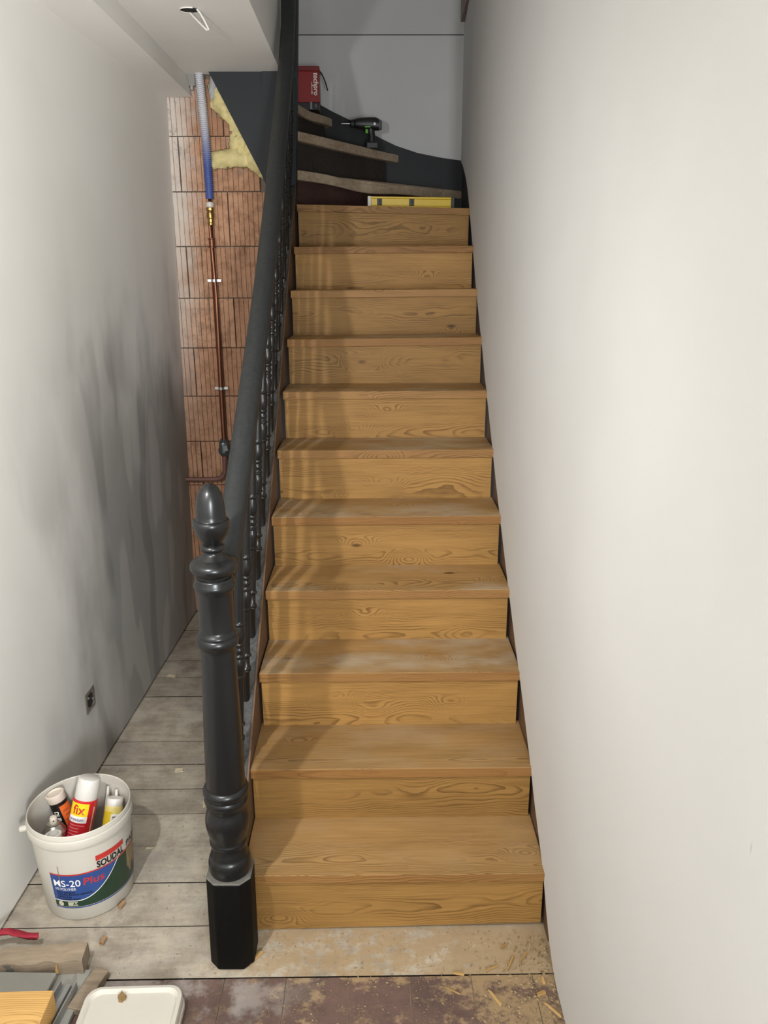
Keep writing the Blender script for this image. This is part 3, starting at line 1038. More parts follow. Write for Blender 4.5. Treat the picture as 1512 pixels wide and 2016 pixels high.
# ------------------------------------------------------------------ ceiling cable in its hole
cb = root('ceiling_cable', 'white cable loop hanging from a cut hole in the hall ceiling', 'cable', (-0.585, 2.84, 2.497))
rim = [(-0.585 + 0.030 * cos(2 * pi * k / 24), 2.842 + 0.026 * sin(2 * pi * k / 24), 2.4955) for k in range(24)]
MB().add(rim, [tuple(range(24))]).go('cut_hole', M_DARKVOID, cb)
MB().tube([(-0.585 + 0.0305 * cos(2 * pi * k / 24), 2.842 + 0.0265 * sin(2 * pi * k / 24), 2.4955) for k in range(6, 21)], 0.0022, 6).go('hole_edge', M_WHITE, cb, smooth=60)
MB().tube([(-0.562, 2.835, 2.50), (-0.552, 2.842, 2.488), (-0.542, 2.852, 2.470), (-0.533, 2.860, 2.452), (-0.531, 2.862, 2.444)], 0.0035, 8).go('wire', M_WHITE, cb, smooth=60)
MB().tube([(-0.592, 2.868, 2.50), (-0.580, 2.868, 2.486), (-0.562, 2.866, 2.468), (-0.545, 2.864, 2.452), (-0.535, 2.863, 2.443)], 0.0035, 8).go('wire', M_WHITE, cb, smooth=60)

# wooden end of a rail board high on the right wall
o = MB().prism([(0.468, 2.955), (0.520, 2.955), (0.520, 3.15), (0.468, 3.15)], lambda a, b: (a, 4.63, b), lambda a, b: (a - 0.02, 3.3, b + 0.03)).go('rail_board', M_BROWNTRIM)
bevel(tag(o, 'brown wooden board end high on the right wall above the winders', 'board'), 0.003)

# ------------------------------------------------------------------ wall box on the left wall
wb = root('wall_socket_box', 'open flush socket box with bare metal frame, low on the left wall', 'socket', (-0.979, 2.338, 0.297))
m = MB()
o_, i_ = 0.037, 0.026


def onwall(a, b, d):
    y, z = 2.338 + a, 0.297 + b
    return (leftx(y, z) + d, y, z)


ring = []
for rr, d in ((o_, 0.0), (o_, 0.003), (i_, 0.003), (i_, 0.0)):
    ring.append([onwall(a * rr, b * rr, d) for a, b in ((-1, -1), (1, -1), (1, 1), (-1, 1))])
vs = [p for r_ in ring for p in r_]
fs = []
for q in range(3):
    for k in range(4):
        fs.append((q * 4 + k, q * 4 + (k + 1) % 4, (q + 1) * 4 + (k + 1) % 4, (q + 1) * 4 + k))
MB().add(vs, fs).go('mounting_frame', M_SILVER, wb)
m = MB()
vs = [onwall(i_ * cos(2 * pi * k / 16), i_ * sin(2 * pi * k / 16), 0.0012) for k in range(16)]
MB().add(vs, [tuple(range(16))]).go('box_opening', M_BLK, wb)
vs = [onwall(i_ * a, i_ * b, 0.0008) for a, b in ((-1, -1), (1, -1), (1, 1), (-1, 1))]
MB().add(vs, [(0, 1, 2, 3)]).go('box_back', plain('grey_plastic', '#8a8a88', 0.5), wb)
for s in (-1, 1):
    MB().box((-0.9785, 2.338 + s * 0.018 - 0.003, 0.300 - s * 0.01), (-0.974, 2.338 + s * 0.018 + 0.003, 0.306 - s * 0.01)).go('screw', M_CLIP, wb)

# ------------------------------------------------------------------ things on the winders
# spirit level on the top oak tread
lv = root('spirit_level', 'yellow spirit level lying on the top oak tread', 'spirit level', (0.18, 3.91, 1.984), (0, 0.012, R(2.5)))


def lb(a, b, name, mat, bev=0.0015):
    return bevel(MB().box(a, b).go(name, mat, lv, local=True), bev, 1)


lb((-0.19, -0.011, 0.0), (0.19, 0.011, 0.009), 'body', M_YELLEVEL)
lb((-0.19, -0.011, 0.040), (0.19, 0.011, 0.049), 'body', M_YELLEVEL)
lb((-0.19, -0.007, 0.009), (0.19, 0.007, 0.040), 'web', M_YELLEVEL)
lb((-0.206, -0.012, -0.001), (-0.19, 0.012, 0.050), 'end_cap', plain('pale_cap', '#cfcabf', 0.5))
lb((0.19, -0.012, -0.001), (0.205, 0.012, 0.050), 'end_cap', M_BLK)
for x in (-0.150, 0.002):
    lb((x - 0.012, -0.009, 0.010), (x + 0.012, 0.009, 0.040), 'vial_holder', M_BLK)
    MB().tube([(x, -0.0095, 0.014), (x, -0.0095, 0.036)], 0.004, 8).go('vial', M_GLASSV, lv, local=True, smooth=60)

# cordless drill standing on the second winder
dr = root('cordless_drill', 'black cordless drill with green details standing on an old winder tread', 'drill', (-0.005, 4.62, 2.342))


def dgo(m, name, mat, sm=40):
    return m.go(name, mat, dr, local=True, smooth=sm)


ax = 0.128


def loft(secs, n=16):
    """secs: (x, zc, ry, rz)"""
    vs, fs = [], []
    for x, zc, ry, rz in secs:
        for k in range(n):
            a = 2 * pi * k / n
            vs.append((x, ry * math.copysign(abs(cos(a)) ** 0.8, cos(a)), zc + rz * math.copysign(abs(sin(a)) ** 0.8, sin(a))))
    for i in range(len(secs) - 1):
        for k in range(n):
            fs.append((i * n + k, i * n + (k + 1) % n, (i + 1) * n + (k + 1) % n, (i + 1) * n + k))
    fs += [tuple(range(n)), tuple((len(secs) - 1) * n + k for k in range(n))]
    return MB().add(vs, fs)


dgo(loft([(-0.092, ax, 0.017, 0.017), (-0.088, ax, 0.023, 0.023), (-0.06, ax, 0.027, 0.028), (-0.02, ax, 0.029, 0.031), (0.02, ax - 0.002, 0.029, 0.033), (0.040, ax - 0.006, 0.027, 0.029)]), 'body', M_BLK)
dgo(loft([(0.040, ax - 0.006, 0.026, 0.028), (0.052, ax - 0.008, 0.024, 0.024), (0.056, ax - 0.009, 0.020, 0.020)]), 'rear_cap', plain('grey_cap', '#5b5e5e', 0.5))
dgo(loft([(-0.118, ax, 0.012, 0.012), (-0.112, ax, 0.019, 0.019), (-0.094, ax, 0.021, 0.021), (-0.090, ax, 0.016, 0.016)]), 'chuck', plain('chuck_grey', '#3a3b3c', 0.35, 0.5))
dgo(loft([(-0.165, ax, 0.002, 0.002), (-0.160, ax, 0.003, 0.003), (-0.118, ax, 0.003, 0.003)], 8), 'bit', M_CLIP)
m = MB()
vs, fs = [], []
for z_, x_, rx, ry in ((0.030, 0.002, 0.024, 0.019), (0.06, 0.002, 0.019, 0.017), (0.085, -0.002, 0.019, 0.016), (0.108, -0.006, 0.024, 0.019)):
    for k in range(14):
        a = 2 * pi * k / 14
        vs.append((x_ + rx * cos(a), ry * sin(a), z_))
for i in range(3):
    for k in range(14):
        fs.append((i * 14 + k, i * 14 + (k + 1) % 14, (i + 1) * 14 + (k + 1) % 14, (i + 1) * 14 + k))
fs += [tuple(range(14)), tuple(42 + k for k in range(14))]
dgo(m.add(vs, fs), 'handle', M_BLK)
bevel(MB().box((-0.030, -0.028, 0.0), (0.036, 0.028, 0.034)).go('battery', M_BLK, dr, local=True), 0.006, 2)
bevel(MB().box((-0.034, -0.010, 0.078), (-0.018, 0.010, 0.100)).go('trigger', M_GREENACC, dr, local=True), 0.003, 2)
MB().box((-0.036, -0.0305, 0.104), (-0.006, -0.026, 0.110)).go('green_stripe', M_GREENACC, dr, local=True)
MB().box((0.012, -0.031, 0.116), (0.022, -0.027, 0.127)).go('selector', M_CLIP, dr, local=True)

# red tool case on the third winder
rb = root('red_case', 'red tool case with a strap standing on the uppermost visible winder', 'case', (-0.345, 4.60, 2.524))


def rbx(a, b, name, mat, bev=0.004):
    return bevel(MB().box(a, b).go(name, mat, rb), bev, 2)


rbx((-0.415, 4.545, 2.560), (-0.280, 4.66, 2.708), 'body', M_RED)
rbx((-0.418, 4.542, 2.708), (-0.277, 4.663, 2.731), 'lid', plain('dark_red_plastic', '#7d1d1c', 0.45))
rbx((-0.411, 4.549, 2.524), (-0.284, 4.656, 2.560), 'foot', M_BLK, 0.002)
rbx((-0.330, 4.543, 2.526), (-0.319, 4.549, 2.562), 'foot_strip', plain('grey_strip', '#8b8a86', 0.5), 0.001)
MB().box((-0.304, 4.5445, 2.535), (-0.296, 4.549, 2.552)).go('latch', plain('grey_latch', '#6b6b6b', 0.5), rb)
MB().tube([(-0.282, 4.60, 2.722), (-0.268, 4.598, 2.706), (-0.255, 4.597, 2.68), (-0.246, 4.596, 2.655), (-0.238, 4.596, 2.625)], 0.0035, 8).go('strap', M_BLKPRINT, rb, smooth=60)
mapped('lettering', text_geo('techpro', 0.036, 0.0008, 0.15), lambda x, y: (-0.308 + y, 4.5438, 2.700 - x * 0.93), M_WHITEPRINT, rb)
mapped('arrow_mark', ([(0, 0), (0.052, 0), (0.052, 0.003), (0, 0.003), (0.046, -0.004), (0.060, 0.0015), (0.046, 0.007)], [(0, 1, 2, 3), (4, 5, 6)]), lambda x, y: (-0.320 + y, 4.5438, 2.655 - x), M_WHITEPRINT, rb)

# ------------------------------------------------------------------ white bucket with its contents
BX, BY = -0.825, 1.809
VIEW = R(-65.5)


def br(z):
    return 0.118 + 0.017 * z / 0.284


bk = root('adhesive_bucket', 'white plastic adhesive bucket with a blue printed label by the left wall', 'bucket', (BX, BY, 0))
m = MB().lathe([(0.112, 0.004), (0.1165, 0.0), (0.1185, 0.003), (br(0.13), 0.13), (br(0.245), 0.245), (br(0.245), 0.249)], 72, cap=False)
m2 = MB().lathe([(br(0.25), 0.284), (br(0.2) - 0.004, 0.2), (0.1155, 0.012), (0.02, 0.010)], 72, cap=False)
m.add(m2.v, m2.f)
m.lathe([(0.001, 0.0098), (0.021, 0.0101)], 72, cap=False)
m.go('body', M_BUCKET, bk, local=True, smooth=40, center=False)
m = MB().lathe([(br(0.245) - 0.001, 0.252), (0.1345, 0.244), (0.1378, 0.244), (0.1385, 0.247), (0.1388, 0.266), (0.1378, 0.268), (0.1368, 0.269), (0.1368, 0.277), (0.1360, 0.279), (0.1355, 0.284), (0.1335, 0.286), (0.1318, 0.284), (0.131, 0.26)], 72, cap=False)
m.go('rim', M_BUCKET, bk, local=True, smooth=35, center=False)
for aa in (R(-65.5 - 92),):
    ca, sa = cos(aa), sin(aa)
    p0, p1 = 0.134, 0.152
    MB().tube([(p0 * ca, p0 * sa, 0.251), (p1 * ca, p1 * sa, 0.250), ((p1 + 0.004) * ca, (p1 + 0.004) * sa, 0.250)], [0.009, 0.009, 0.006], 12).go('handle_lug', M_BUCKET, bk, local=True, smooth=50)


def onb(off):
    def f(s, z):
        a = VIEW + R(s)
        r_ = br(z) + off
        return (r_ * cos(a), r_ * sin(a), z)
    return f


def bpatch(name, ss, lo, hi, off, mat):
    """strip between lo(s) and hi(s)"""
    vs, fs = [], []
    f = onb(off)
    for s in ss:
        a, b = lo(s), hi(s)
        for t in (0, 0.25, 0.5, 0.75, 1.0):
            vs.append(f(s, a + (b - a) * t))
    for i in range(len(ss) - 1):
        for j in range(4):
            fs.append((i * 5 + j, (i + 1) * 5 + j, (i + 1) * 5 + j + 1, i * 5 + j + 1))
    me = bpy.data.meshes.new(name)
    me.from_pydata(vs, [], fs)
    return link(name, me, mat, bk, local=True, smooth=60)


S = lambda a, b, n=48: [a + (b - a) * i / n for i in range(n + 1)]
swo = lambda s: 0.070 + (0.0 if s < -18 else 0.000030 * (s + 18) ** 2.0)
bpatch('label_green', S(-48, 110), lambda s: 0.049, lambda s: 0.158 if s > 50 else min(0.158, swo(s)), 0.0006, M_GREEN)
bpatch('label_blue', S(-48, 36), lambda s: swo(s), lambda s: 0.156, 0.0008, M_BLUE)
bpatch('label_swoosh', S(-48, 37.2), lambda s: swo(s) - 0.0015 - 0.00004 * max(0, s), lambda s: swo(s) + 0.0012, 0.0011, M_WHITEPRINT)
bpatch('label_wood', S(52, 100), lambda s: 0.085 + 0.012 * sin(s * 0.5), lambda s: 0.155, 0.0009, M_WOODPRINT)
bpatch('label_band', S(-48, 110), lambda s: 0.0435, lambda s: 0.0475, 0.0006, M_BLUE)
bpatch('label_stripe', S(-48, 110), lambda s: 0.156, lambda s: 0.160, 0.0010, M_REDPRINT)
bpatch('label_bar', S(9, 47, 20), lambda s: 0.186, lambda s: 0.203, 0.0006, M_REDPRINT)
bpatch('emblem', S(-43, -36, 8), lambda s: 0.066 - 0.0105 - 0.0085 * math.sqrt(max(0, 1 - ((s + 39.5) / 3.6) ** 2)) + 0.003, lambda s: 0.0585 + 0.0085 * math.sqrt(max(0, 1 - ((s + 39.5) / 3.6) ** 2)), 0.0011, plain('emblem_beige', '#c9c2ab', 0.5))
bpatch('emblem', S(-30, -18, 8), lambda s: 0.053, lambda s: 0.066, 0.0011, plain('emblem_pale', '#b8bca0', 0.5))
D2 = 180 / pi / 0.127


def btext(name, body, size, s0, z0, mat, bold=0.0, shear=0.0, off=0.0013, spacing=1.0, fit=None):
    g_ = text_geo(body, size, bold, shear, spacing)
    wd = max(v[0] for v in g_[0]) - min(v[0] for v in g_[0])
    k = 1.0 if fit is None else R(fit) * 0.127 / wd
    x0 = min(v[0] for v in g_[0])
    f = onb(off)
    return mapped(name, g_, lambda x, y: f(s0 + (x - x0) * k * D2, z0 + y), mat, bk, local=True)


btext('lettering', 'SOUDAL', 0.0285, 9.5, 0.1635, M_BLKPRINT, 0.0011, fit=37)
btext('lettering', 'PARQUET', 0.024, 53, 0.166, M_BLKPRINT, 0.0006, fit=55)
btext('lettering', 'MS-20', 0.031, -44, 0.119, M_WHITEPRINT, 0.0002, fit=33)
btext('lettering', 'Plus', 0.033, -8, 0.120, M_REDPRINT, 0.0004, 0.1, fit=25)
btext('lettering', 'MS POLYMER', 0.0125, -43, 0.106, M_WHITEPRINT, 0.0, fit=26)
for k, (t_, wd) in enumerate((('floor parquet', 23), ('wooden flooring adhesive', 43), ('solvent free', 18), ('for wooden floors', 29))):
    btext('lettering', t_, 0.0092, -42, 0.0965 - 0.0078 * k, M_BLKPRINT, 0.0002, fit=wd)
btext('lettering', 'A+', 0.012, -24, 0.0555, M_BLKPRINT, 0.0004, off=0.0016)
bpatch('scratch', S(-35.4, -34.6, 2), lambda s: 0.142, lambda s: 0.188, 0.0014, plain('brown_smear', '#8d6a55', 0.6))


def leaning(name, label, cat, base, top, group=None):
    """an empty at base whose local z points to top; returns (root, length)"""
    d = Vector(top) - Vector(base)
    q = d.to_track_quat('Z', 'Y')
    r_ = root(name, label, cat, base)
    r_.rotation_mode = 'QUATERNION'
    r_.rotation_quaternion = q
    return r_, d.length


def view_angle(r_):
    """angle about the local axis that faces the camera"""
    v = r_.rotation_quaternion.inverted() @ (Vector((0, 0, 1.6765)) - r_.location)
    return math.atan2(v.y, v.x)


def cyl_patch(name, r_, a0, a1, z0, z1, rad, mat, n=16):
    vs, fs = [], []
    for i in range(n + 1):
        a = a0 + (a1 - a0) * i / n
        for z in (z0, z1):
            vs.append((rad * cos(a), rad * sin(a), z))
    fs = [(2 * i, 2 * i + 2, 2 * i + 3, 2 * i + 1) for i in range(n)]
    me = bpy.data.meshes.new(name)
    me.from_pydata(vs, [], fs)
    return link(name, me, mat, r_, local=True, smooth=60)


def cyl_text(name, r_, geo, a0, z0, rad, mat, sx=1.0):
    return mapped(name, geo, lambda x, y: (rad * cos(a0 + x * sx / rad), rad * sin(a0 + x * sx / rad), z0 + y), mat, r_, local=True)


# aerosol of mounting foam / spray
ca, L = leaning('aerosol_can', 'red aerosol can with yellow fix label and white cap, standing in the bucket', 'spray can', (-0.874, 1.771, 0.030), (-0.810, 1.865, 0.330))
rc = 0.0335
va = view_angle(ca)
z1 = L
MB().lathe([(0.029, 0.0), (rc, 0.004), (rc, z1 - 0.062), (0.030, z1 - 0.058), (0.0285, z1 - 0.056)], 40).go('body', M_REDCAN, ca, local=True, smooth=40, center=False)
MB().lathe([(0.0305, z1 - 0.058), (0.0312, z1 - 0.056), (0.0305, z1 - 0.006), (0.0285, z1 - 0.001), (0.0270, z1), (0.001, z1 + 0.0005)], 40).go('cap', M_WHITE, ca, local=True, smooth=40, center=False)
tz = z1 - 0.064
cyl_patch('label_yellow', ca, va - 1.25, va + 0.42, tz - 0.036, tz, rc + 0.0005, M_YEL)
cyl_patch('label_white', ca, va - 1.25, va + 0.42, tz - 0.054, tz - 0.036, rc + 0.0005, M_WHITEPRINT)
cyl_text('lettering', ca, text_geo('fix', 0.036, 0.0007), va - 0.85, tz - 0.030, rc + 0.0009, M_REDPRINT, 0.95)
cyl_text('lettering', ca, text_geo('premium', 0.0125, 0.0002), va - 1.05, tz - 0.049, rc + 0.0009, plain('violet_print', '#5b4a8c', 0.5), 0.92)
for k in range(7):
    cyl_patch('text_line', ca, va - 1.0, va + (0.30 if k == 0 else -0.05 - 0.03 * k), tz - 0.0625 - 0.0085 * k, tz - 0.0605 - 0.0085 * k, rc + 0.0005, plain('pink_print', '#e08f92', 0.4) if k == 0 else bpy.data.materials['pink_print'], 10)
me_b = ([(0.0, 0.0), (0.012, 0.012), (0.009, 0.013), (0.017, 0.022), (0.006, 0.012), (0.010, 0.011)], [(0, 1, 2), (1, 3, 4), (0, 5, 4)])
cyl_text('emblem', ca, me_b, va - 0.8, tz - 0.145, rc + 0.0006, M_WHITEPRINT)
cyl_patch('side_stripe', ca, va + 0.85, va + 1.0, tz - 0.13, tz - 0.01, rc + 0.0005, plain('pale_side_print', '#d5b7a4', 0.5), 4)

# black and orange cartridge
ct, L = leaning('sealant_cartridge', 'black and orange sealant cartridge leaning left in the bucket', 'cartridge', (-0.860, 1.857, 0.07), (-0.914, 1.860, 0.283))
rk = 0.0245
va = view_angle(ct)
MB().lathe([(rk, 0.0), (rk, L - 0.022)], 32).go('tube', M_BLKPRINT, ct, local=True, smooth=40, center=False)
MB().lathe([(rk + 0.0004, L - 0.023), (rk + 0.0012, L - 0.022), (rk + 0.0012, L - 0.001), (rk, L), (0.0215, L), (0.0205, L - 0.004), (0.001, L - 0.004)], 32).go('end_plug', plain('beige_plug', '#d9cbbb', 0.5), ct, local=True, smooth=40, center=False)
cyl_patch('label_orange', ct, va - 0.15, va + 1.5, 0.02, L - 0.034, rk + 0.0005, M_ORANGE)
g_ = text_geo('DURASIL', 0.0165, 0.0005, 0.1)
vs, fs = g_
mapped('lettering', g_, lambda x, y: ((rk + 0.0008) * cos(va - 0.78 + (y - 0.003) / rk), (rk + 0.0008) * sin(va - 0.78 + (y - 0.003) / rk), L - 0.045 - x), M_WHITEPRINT, ct, local=True)
for k in range(4):
    cyl_patch('text_line', ct, va + 0.05 + 0.1 * (k % 2), va + 0.75, L - 0.055 - 0.014 * k, L - 0.049 - 0.014 * k, rk + 0.0008, plain('dark_orange_print', '#a9502a', 0.5) if k == 0 else bpy.data.materials['dark_orange_print'], 8)

# silver spray tin at the front
sp, L = leaning('spray_tin', 'silver spray tin with pale nozzle standing front left inside the bucket', 'spray can', (-0.903, 1.783, 0.03), (-0.896, 1.795, 0.245))
MB().lathe([(0.029, 0), (0.030, 0.002), (0.030, L - 0.040), (0.0315, L - 0.038), (0.0315, L - 0.034), (0.028, L - 0.030), (0.022, L - 0.020), (0.0165, L - 0.014), (0.0165, L - 0.011), (0.013, L - 0.010), (0.001, L - 0.010)], 36).go('body', M_SILVER, sp, local=True, smooth=35, center=False)
MB().lathe([(0.0095, L - 0.011), (0.0100, L - 0.009), (0.0095, L + 0.006), (0.0075, L + 0.009), (0.001, L + 0.0095)], 24).go('nozzle', plain('nozzle_beige', '#d6ccbc', 0.5), sp, local=True, smooth=40, center=False)
va = view_angle(sp)
MB().tube([(0.0085 * cos(va), 0.0085 * sin(va), L + 0.001), (0.0105 * cos(va), 0.0105 * sin(va), L + 0.0012)], 0.0022, 10).go('nozzle_hole', M_BLK, sp, local=True)

# tape core beside the tin
tp, L = leaning('tape_roll', 'small white tape roll tucked against the front rim of the bucket', 'tape', (-0.872, 1.730, 0.185), (-0.875, 1.740, 0.243))
MB().lathe([(0.015, 0.0), (0.021, 0.0), (0.0215, 0.002), (0.0215, L - 0.002), (0.021, L), (0.0155, L), (0.015, L - 0.002), (0.015, 0.0)], 28, cap=False).go('core', M_WHITE, tp, local=True, smooth=35, center=False)
MB().lathe([(0.001, L - 0.012), (0.0152, L - 0.012)], 28, cap=False).go('inner_disc', plain('grey_disc', '#a8a39a', 0.6), tp, local=True, center=False)

# yellow and white tube with a bar code, right side
yt, L = leaning('glue_bottle', 'yellow and white glue bottle with a bar code at the right of the bucket', 'bottle', (-0.775, 1.790, 0.06), (-0.752, 1.880, 0.250))
rk = 0.0245
va = view_angle(yt)
MB().lathe([(0.023, 0), (rk, 0.004), (rk, L - 0.024), (rk - 0.002, L - 0.020)], 32).go('body', plain('pale_yellow', '#e3cf7a', 0.45, var=0.25, scale=50), yt, local=True, smooth=40, center=False)
MB().lathe([(rk - 0.002, L - 0.022), (rk - 0.001, L - 0.004), (rk - 0.003, L), (0.001, L)], 32).go('shoulder', M_WHITE, yt, local=True, smooth=40, center=False)
cyl_patch('label_yellow', yt, va - 1.3, va - 0.05, 0.02, L - 0.034, rk + 0.0004, plain('warm_yellow', '#e2c22e', 0.4))
cyl_patch('barcode_field', yt, va - 0.2, va + 0.75, L - 0.098, L - 0.040, rk + 0.0007, M_WHITEPRINT)
zz = L - 0.094
while zz < L - 0.046:
    t_ = random.choice((0.0008, 0.0014, 0.0022))
    cyl_patch('bar', yt, va - 0.05, va + 0.55, zz, zz + t_, rk + 0.0010, M_BLKPRINT, 5)
    zz += t_ + random.choice((0.001, 0.0016))

# white nozzles standing at the back
for k, (b_, t_, lab) in enumerate((((-0.800, 1.86, 0.06), (-0.783, 1.915, 0.262), 'slim white nozzle standing between the red can and the yellow bottle'),
                                   ((-0.845, 1.880, 0.06), (-0.850, 1.922, 0.272), 'white nozzle standing between the orange cartridge and the red can'),
                                   ((-0.764, 1.862, 0.08), (-0.757, 1.908, 0.256), 'clear white nozzle tip behind the glue bottle'))):
    nz2, L = leaning('cartridge_nozzle', lab, 'nozzle', b_, t_)
    MB().lathe([(0.014, 0), (0.013, L * 0.15), (0.010, L * 0.2), (0.004 if k != 1 else 0.009, L), (0.001, L)], 16).go('cone', M_WHITE, nz2, local=True, smooth=40, center=False)
    MB().lathe([(0.0145, 0.0), (0.0155, 0.002), (0.0155, 0.02), (0.0145, 0.022)], 16).go('nut', M_WHITE, nz2, local=True, smooth=40, center=False)

# ------------------------------------------------------------------ floor clutter, bottom left
# grey boards stacked under the beam end
o = bevel(MB().box((-1.00, 1.24, 0.0), (-0.725, 1.525, 0.016), rot=R(-2)).go('grey_panel', M_GREYBOARD), 0.002, 1)
tag(o, 'grey board lying flat on the floor, lowest under the beam end', 'board')
o = bevel(MB().box((-1.02, 1.30, 0.017), (-0.800, 1.500, 0.034), rot=R(-2)).go('grey_panel', M_GREYBOARD), 0.002, 1)
tag(o, 'smaller grey board lying directly beneath the orange beam end', 'board')
# aluminium channel
al = root('metal_channel', 'pale metal channel running alongside the orange beam end', 'profile', (-0.765, 1.37, 0.017), (0, 0, R(-6)))
chan = [(-0.021, 0), (0.021, 0), (0.021, 0.024), (0.018, 0.024), (0.018, 0.004), (0.006, 0.004), (0.006, 0.014), (-0.006, 0.014), (-0.006, 0.004), (-0.018, 0.004), (-0.018, 0.024), (-0.021, 0.024)]
MB().prism(chan, lambda a, b: (a, -0.12, b), lambda a, b: (a, 0.095, b)).go('rail', M_ALU, al, local=True)
# orange timber beam end
o = MB().box((-1.03, 1.18, 0.0345), (-0.752, 1.388, 0.098), rot=R(1)).go('timber_beam', M_BEAMWOOD)
bevel(tag(o, 'fresh orange timber beam end in the near left corner', 'timber'), 0.002, 1)
# weathered offcut
of = root('timber_offcut', 'weathered split timber offcut lying across the grey boards', 'timber', (-0.845, 1.548, 0.0), (0, 0, R(3)))
vs, fs = [], []
N = 14
for i in range(N + 1):
    t = i / N
    x = -0.108 + 0.216 * t
    top = 0.056 + 0.006 * mnoise.noise((x * 30, 1, 0)) + 0.008 * t
    fy = -0.045 + 0.008 * mnoise.noise((x * 22, 5, 0)) + 0.020 * max(0, 0.35 - t)
    vs += [(x, fy, 0.017), (x, fy - 0.002, top - 0.004), (x, fy + 0.006, top), (x, 0.002, top + 0.002), (x, 0.006, 0.017)]
for i in range(N):
    for j in range(5):
        fs.append((i * 5 + j, (i + 1) * 5 + j, (i + 1) * 5 + (j + 1) % 5, i * 5 + (j + 1) % 5))
fs += [(4, 3, 2, 1, 0), tuple(N * 5 + k for k in range(5))]
MB().add(vs, fs).go('block', M_OFFCUT, of, local=True, smooth=30)
MB().box((-0.112, -0.040, 0.018), (-0.062, -0.034, 0.050), jit=0.003).go('grey_face', M_OFFCUT_END, of, local=True)
MB().box((0.040, -0.052, 0.024), (0.050, -0.046, 0.050), jit=0.003).go('splinter', M_CHIP, of, local=True)
# red strip behind
vs, fs = [], []
for i in range(13):
    t = i / 12
    x = -1.0 + 0.115 * t
    z = 0.052 + 0.012 * sin(t * 5) + 0.004 * mnoise.noise((t * 9, 0, 0))
    y = 1.585 + 0.012 * t
    vs += [(x, y, z - 0.006), (x + 0.004, y - 0.003 + 0.004 * sin(t * 9), z), (x, y + 0.010, z + 0.004)]
for i in range(12):
    for j in range(2):
        fs.append((i * 3 + j, (i + 1) * 3 + j, (i + 1) * 3 + j + 1, i * 3 + j + 1))
o = MB().add(vs, fs).go('red_strip', plain('red_webbing', '#a8283a', 0.6, var=0.3), smooth=50)
s_ = o.modifiers.new('thickness', 'SOLIDIFY')
s_.thickness = 0.002
tag(o, 'crumpled red plastic strip behind the weathered offcut', 'strip')
# board offcuts between beam and lid
o = MB().box((-0.728, 1.405, 0.0), (-0.688, 1.520, 0.022), rot=R(-14)).go('board_scrap', M_BOARD)
bevel(tag(o, 'thin brown board scrap standing between the grey boards and the white lid', 'board'), 0.002, 1)
o = MB().box((-0.765, 1.26, 0.042), (-0.725, 1.335, 0.060), rot=R(-8)).go('wood_scrap', M_CHIP)
bevel(tag(o, 'small yellowish wood scrap at the near end of the metal channel', 'wood'), 0.002, 1)

# white rectangular lid / tub
ld = root('plastic_lid', 'white rectangular plastic lid lying on the tiles at the near edge', 'lid', (-0.5785, 1.30, 0.0), (0, 0, R(1)))


def rrect(hx, hy, r_, n=7):
    pts = []
    for cx, cy, a0 in ((hx - r_, hy - r_, 0), (-hx + r_, hy - r_, pi / 2), (-hx + r_, -hy + r_, pi), (hx - r_, -hy + r_, 1.5 * pi)):
        for k in range(n + 1):
            a = a0 + pi / 2 * k / n
            pts.append((cx + r_ * cos(a), cy + r_ * sin(a)))
    return pts


lev = [(0.112, 0.140, 0.034, 0.001), (0.1175, 0.1455, 0.037, 0.010), (0.1175, 0.1455, 0.037, 0.022), (0.1150, 0.143, 0.035, 0.024), (0.1150, 0.143, 0.035, 0.044), (0.113, 0.141, 0.034, 0.049), (0.106, 0.134, 0.030, 0.050), (0.102, 0.130, 0.028, 0.047), (0.099, 0.127, 0.027, 0.042)]
vs, fs = [], []
for hx, hy, r_, z in lev:
    vs += [(x, y, z) for x, y in rrect(hx, hy, r_)]
n = len(rrect(1, 1, 0.1))
for i in range(len(lev) - 1):
    for k in range(n):
        fs.append((i * n + k, i * n + (k + 1) % n, (i + 1) * n + (k + 1) % n, (i + 1) * n + k))
fs.append(tuple(range(n - 1, -1, -1)))
fs.append(tuple((len(lev) - 1) * n + k for k in range(n)))
MB().add(vs, fs).go('shell', M_LID, ld, local=True, smooth=30)
vs = [(-0.028 + 0.018 * (0.6 + 0.5 * mnoise.noise((k * 1.3, 2, 0))) * cos(2 * pi * k / 16) * 0.8, 0.112 + 0.014 * (0.7 + 0.6 * mnoise.noise((k * 1.7, 7, 0))) * sin(2 * pi * k / 16), 0.0505 + 0.002 * (k % 2)) for k in range(16)]
vs2 = [(x, y, 0.0425) for x, y, z in vs]
MB().add(vs + vs2, [tuple(range(16)), tuple(range(31, 15, -1))] + [(i, (i + 1) % 16, 16 + (i + 1) % 16, 16 + i) for i in range(16)]).go('glue_blob', M_SMEAR, ld, local=True, smooth=40)['label'] = 'brown dried glue blob on the lid'

# cork plugs
for (x, y, an), lab in (((-0.726, 1.617, 1.4), 'small hollow cork plug on the planks beyond the weathered offcut'), ((-0.715, 1.738, 1.2), 'small reddish cork plug on the planks right of the bucket')):
    ck = root('cork_plug', lab, 'plug', (x, y, 0.006), (0, R(90), an))
    MB().lathe([(0.0035, -0.011), (0.006, -0.011), (0.0062, 0.0), (0.006, 0.011), (0.0035, 0.011), (0.0035, -0.011)], 14, cap=False).go('sleeve', M_CORK, ck, local=True, smooth=40, center=False)

